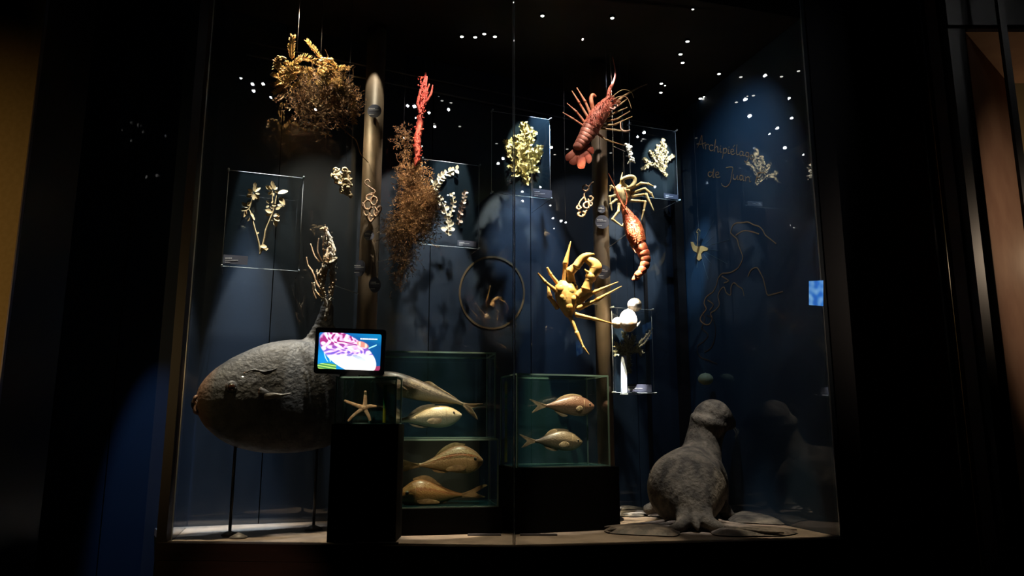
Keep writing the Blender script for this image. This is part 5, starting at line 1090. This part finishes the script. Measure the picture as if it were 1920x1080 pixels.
let = [[(168, 238), (180, 205), (188, 182), (190, 215), (196, 242)], [(165, 222), (185, 222), (205, 215)],                      # A
       [(203, 222), (206, 245)], [(205, 230), (212, 222), (220, 224)],                                                  # r
       [(240, 228), (228, 226), (222, 240), (230, 252), (242, 248)],                                                    # c
       [(252, 200), (248, 230), (246, 255)], [(247, 242), (256, 232), (262, 240), (262, 258), (268, 256)],               # h
       [(274, 240), (273, 258), (280, 258)], [(275, 230), (276, 231)],                                                  # i
       [(288, 240), (286, 270), (282, 288)], [(288, 246), (298, 240), (304, 250), (298, 262), (287, 262)],               # p
       [(312, 246), (310, 264), (317, 264)], [(313, 235), (314, 236)],                                                  # i
       [(322, 258), (334, 254), (332, 245), (323, 248), (322, 262), (330, 270), (342, 264)], [(332, 236), (340, 226)],   # e acute
       [(350, 225), (348, 250), (350, 270), (358, 268)],                                                               # l
       [(378, 258), (368, 254), (362, 266), (368, 276), (377, 268), (378, 258), (378, 274), (385, 274)],                 # a
       [(404, 262), (394, 260), (390, 272), (397, 280), (404, 272), (404, 262), (403, 290), (392, 304), (384, 298)],     # g
       [(418, 270), (410, 278), (414, 290), (424, 288), (426, 276), (418, 270)]]                                       # o
let2 = [[(236, 352), (222, 350), (217, 362), (226, 372), (236, 362), (244, 335), (240, 372), (246, 374)],               # d
        [(252, 364), (266, 360), (263, 350), (253, 354), (252, 368), (260, 376), (272, 372)],                          # e
        [(300, 330), (330, 328), (326, 360), (318, 400), (300, 418), (284, 412), (278, 402)],                             # J
        [(334, 362), (334, 380), (344, 384), (352, 366), (352, 384), (358, 385)],                                        # u
        [(376, 368), (366, 366), (362, 378), (368, 388), (376, 380), (378, 368), (379, 388), (384, 390)],                 # a
        [(390, 372), (390, 392)], [(391, 380), (400, 372), (408, 378), (408, 394), (414, 394)],                          # n
        [(448, 352), (440, 380), (436, 398)], [(444, 356), (462, 352), (480, 354)], [(442, 376), (456, 374)]]              # F
t = strokes(RWALL, [zs(p) for p in let], 1.5, 'wall_lettering', M_goldd, 'handwritten gold word Archipiélago on the right wall', 'lettering', .003)
strokes(RWALL, [zs(p) for p in let2], 1.5, 'wall_lettering', M_goldd, 'handwritten gold words de Juan F below the larger word on right wall', 'lettering', .003)
mp = [[(320, 630), (328, 600), (345, 585), (372, 583), (400, 580), (425, 592), (450, 600), (468, 618), (480, 640), (505, 660), (530, 680)], [(320, 630), (335, 645), (350, 660), (358, 690), (370, 720), (376, 745), (365, 775), (350, 795), (325, 810), (300, 815), (280, 818), (262, 840), (255, 870), (240, 900), (220, 915), (205, 930), (198, 955), (208, 980), (190, 1005), (180, 1030), (200, 1050), (222, 1050), (235, 1025), (228, 1000), (250, 985), (268, 960), (262, 920), (275, 890), (290, 880), (300, 905), (320, 915), (322, 880), (335, 860), (355, 875), (375, 890), (382, 920)],
      [(400, 830), (415, 800), (440, 790), (455, 810), (470, 840), (480, 880), (490, 915), (515, 912), (560, 900)], [(345, 640), (380, 620), (420, 625), (450, 635)], [(280, 830), (310, 850), (290, 860)], [(215, 940), (240, 960), (225, 985)]]
strokes(RWALL, [zs(p) for p in mp], 2.2, 'coastline_map', M_goldd, 'tan outline map of an island coast on the right wall', 'map', .002)
mp2 = [[(1315, 615), (1322, 600), (1318, 588)], [(1315, 615), (1328, 628), (1320, 640), (1308, 650), (1312, 668), (1330, 676), (1345, 682)], [(1325, 590), (1338, 600), (1342, 625), (1335, 650), (1322, 660)]]
strokes(RWALL, mp2, 2, 'coastline_map', mat('faint_gold', (.05, .03, .022), .7), 'faint brown tail of the coast outline low on the right wall', 'map', .002)
rb = RWALL
t = thing('bird_emblem', 'gold bird-shaped emblem with fine rays on the right wall', 'emblem', RWALL.p(1311, 466))
M_em = mat('bright_gold', (.55, .33, .12), .5)
bird = zs([(138, 672), (148, 672), (156, 688), (170, 694), (190, 690), (218, 700), (216, 712), (196, 714), (184, 728), (188, 748), (176, 758), (166, 750), (168, 722), (150, 712), (142, 692)])
MB().prism([RWALL.p(x, y, .003) for x, y in bird], RWALL.n * .003).build('bird', M_em, t, smooth=False)
stroke(RWALL, zs([(168, 690), (169, 660), (170, 630), (164, 628), (172, 612), (180, 622)]), 1.5, '', None, None, .003).build('needle', M_em, t, smooth=False)
mb = MB()
for i in range(16):
    a = 2 * pi * i / 16 + .1; r0, r1 = 14, (60 if i % 2 else 36)
    if cos(a) < 0 and 1311 + cos(a) * r1 < 1301.5: r1 = min(r1, 9.5 / -cos(a))
    if r1 < r0 + 2: r0 = 7
    s_ = stroke(RWALL, [(1311 + cos(a) * r0, 466 + sin(a) * r0), (1311 + cos(a) * r1, 466 + sin(a) * r1)], .7, '', None, None, .002, 1); b = len(mb.v); mb.v += s_.v; mb.f += [tuple(b + k for k in f) for f in s_.f]
mb.build('thin_rays', mat('ray_colour', (.07, .11, .13), .5), t, smooth=False)  # thin bluish lines radiating from the bird
# ring on the back wall
mb = MB(); N0 = 64
for i in range(N0):
    a0, a1_ = 2 * pi * i / N0, 2 * pi * (i + 1) / N0; pts = []
    for a, r in ((a0, 1), (a1_, 1), (a1_, .945), (a0, .945)): pts.append(WALL.p(922 + 62 * r * cos(a), 549 - 69 * r * sin(a), .003))
    mb.prism(pts, WALL.n * .002)
tag(mb.build('wall_ring', mat('ring_print', (.11, .075, .035), .6), smooth=False), 'thin gold ring printed on the back wall behind the glass joint', 'emblem')
# mirrored hall screen, built as a glowing blue patch on the right wall
pz = RWALL
t = thing('mirrored_screen', 'glowing blue patch standing in for a mirrored hall screen, right wall near its front edge', 'screen', RWALL.p(1533, 570))
a = [RWALL.p(1520, 572, .012), RWALL.p(1547, 574, .012), RWALL.p(1547, 526, .012), RWALL.p(1520, 527, .012)]
MB().prism([p - RWALL.n * .002 for p in a], -RWALL.n * .009).build('housing', M_blackg, t, smooth=False)
mb = MB(); mb.c = []
for j in range(21):
    for i in range(13):
        u, v = i / 12, j / 20; mb.v.append(a[0] * (1 - u) * (1 - v) + a[1] * u * (1 - v) + a[2] * u * v + a[3] * (1 - u) * v); k = .5 + .9 * noise.noise(Vector((u * 3, v * 4, 0))); mb.c.append(Vector((.03 + .3 * max(0, k - .3), .16 + .45 * max(0, k - .2), .62 + .3 * k)))
for j in range(20):
    for i in range(12): mb.f.append((j * 13 + i, j * 13 + i + 1, (j + 1) * 13 + i + 1, (j + 1) * 13 + i))
mb.build('screen', vcmat('mirrored_screen_glow', emit=.75, rough=.4), t, smooth=False)

# ------------------------------------------------------------------ small LED lamps: in the soffit (seen directly) and in the hall ceiling (seen mirrored in the front glass)
M_led = emitmat('led', (1, .98, .93), 7); M_hall = emitmat('hall_lamp', (1, .98, .95), 160)
LS = [(866, 68, 'leftmost of the four small lamps in a cluster on the soffit'), (891, 69, 'second from left of the four clustered soffit lamps'), (908, 63, 'highest of the four clustered soffit lamps'), (928, 68, 'rightmost of the four clustered soffit lamps'),
      (1017, 29, 'small soffit lamp near the top edge right of the glass joint'), (1148, 33, 'bright soffit lamp straight above the first lobster antenna'), (1289, 77, 'upper lamp of the loose column of three right of the lobster'), (1276, 101, 'middle lamp of the loose column of three right of the lobster'),
      (1280, 117, 'lowest lamp of the loose column of three right of the lobster'), (1348, 138, 'bright single lamp nearest the sloping soffit edge'), (1240, 156, 'upper lamp of the close trio right of the lobster antenna tip'), (1247, 160, 'right-hand faint lamp of the close trio by the antenna tip'), (1239, 173, 'lowest lamp of the close trio by the antenna tip'),
      (1313, 184, 'left lamp of the pair at the soffit corner'), (1321, 181, 'right lamp of the pair at the soffit corner'), (963, 4, 'tiny lamp at the top edge on the line of the glass joint'), (1299, 17, 'faint lamp near the top edge high on the right')]
zc = cz
for px, py, lb in LS:
    d = ray(px, py); zz = 4.05
    for _ in range(8): P_ = O0 + d * ((zz - HC) / d.z); zz = cz(P_.x) - .012
    t = thing('soffit_lamp', lb, 'lamp', P_, 'small lamps in the dark soffit'); r = .0125 if lb.find('faint') < 0 and lb.find('tiny') < 0 else .007
    MB().tube([P_ + Vector((0, 0, .0)), P_ + Vector((0, 0, .012))], r * 1.5, 14).build('housing', M_black, t)
    MB().ell(P_ - Vector((0, 0, .001)), r, r, r * .6, nu=14, nv=8).build('bulb', M_led, t)
HL = [(451, 146, 3), (473, 157, 5), (493, 157, 5), (475, 170, 5), (507, 182, 4), (764, 198, 5), (777, 199, 6), (804, 211, 5), (841, 205, 5), (779, 220, 3), (815, 237, 5), (757, 258, 2), (943, 297, 5), (934, 306, 5), (1034, 276, 5), (1037, 409, 4), (1052, 414, 5), (1061, 417, 4), (1208, 248, 5), (1196, 256, 4), (1435, 141, 5), (1398, 186, 6), (1406, 217, 6),
      (1480, 184, 4), (1485, 221, 4), (1458, 240, 5), (1472, 277, 5), (1443, 251, 3), (1507, 290, 3), (1093, 73, 3), (591, 205, 4)]
HLAB = ['faintest mirrored lamp dot, leftmost of the scatter left of the gold seaweed', 'upper left mirrored lamp dot of the close pair left of the gold seaweed', 'upper right mirrored lamp dot of the close pair left of the gold seaweed', 'mirrored lamp dot just below the close pair left of the gold seaweed', 'lowest mirrored lamp dot left of the gold seaweed, nearest its lower edge', 'mirrored lamp dot touching the red coral, left one of two', 'mirrored lamp dot touching the red coral, right and larger one of two', 'mirrored lamp dot just right of the red coral at mid height', 'mirrored lamp dot farthest right of the red coral', 'small faint mirrored lamp dot at the left edge of the red coral', 'lower mirrored lamp dot to the right of the red coral', 'tiny mirrored lamp dot left of the red coral above the brown seaweed', 'upper mirrored lamp dot over the left side of the bushy alga panel', 'lower mirrored lamp dot over the left side of the bushy alga panel', 'mirrored lamp dot on the right edge of the bushy alga panel', 'left mirrored lamp dot of three below the bushy alga panel', 'middle mirrored lamp dot of three below the bushy alga panel', 'right mirrored lamp dot of three below the bushy alga panel', 'right mirrored lamp dot of two above the small white coral', 'left fainter mirrored lamp dot of two above the small white coral', 'highest mirrored lamp dot over the right blue wall', 'mirrored lamp dot over the right wall above the handwriting, upper left', 'bright mirrored lamp dot over the right wall close above the handwriting', 'mirrored lamp dot high over the right wall near the front glass edge', 'mirrored lamp dot over the right wall, second down near the glass edge', 'mirrored lamp dot over the right wall, centre of the lower scatter', 'lowest bright mirrored lamp dot over the right wall beside the alga reflection', 'faint mirrored lamp dot just left of the lower scatter on the right wall', 'mirrored lamp dot nearest the right end of the front glass', 'tiny mirrored lamp dot high above the first lobster antenna', 'mirrored lamp dot in the middle of the brown tangle of the gold seaweed']
for (px, py, s_), hlab in zip(HL, HLAB):
    d = ray(px, py).normalized()
    a, b = (FL, FM) if px < 963 else (FM, FR); u = (b - a).normalized(); n = Vector((u.y, -u.x, 0)); k = (a - O0).dot(n) / d.dot(n); hit = O0 + d * k; r = d - 2 * d.dot(n) * n
    q = (4.83 - hit.z) / r.z; P_ = hit + r * q
    if q < 0 or P_.y < -3.0 or abs(P_.x) > 4.8:
        q = min(((-3.0 - hit.y) / r.y), (4.8 - abs(hit.x)) / max(abs(r.x), 1e-3)); P_ = hit + r * q
    dist = k + q; rr = s_ * dist / F * .5
    t = thing('hall_lamp', hlab, 'lamp', P_, 'hall lamps mirrored in the front glass')
    MB().ell(P_, rr, rr, rr * .7, nu=10, nv=6).build('bulb', M_hall, t)
    # added snoot aimed at the case, hides the bulb from other panes
    sn = MB(); n_ = 14; ax = -r; e1 = ax.orthogonal().normalized(); e2 = ax.cross(e1)
    for d_, q_ in ((-.6, 1.7), (9, 1.7), (9, 1.9), (-.8, 2.1), (-.8, .3)):
        for k_ in range(n_): sn.v.append(P_ + ax * rr * d_ + (e1 * cos(2 * pi * k_ / n_) + e2 * sin(2 * pi * k_ / n_)) * rr * q_)
    for j_ in range(4):
        for k_ in range(n_): sn.f.append((j_ * n_ + k_, j_ * n_ + (k_ + 1) % n_, (j_ + 1) * n_ + (k_ + 1) % n_, (j_ + 1) * n_ + k_))
    sn.f.append(tuple(range(n_))); sn.build('added_snoot', M_black, t)
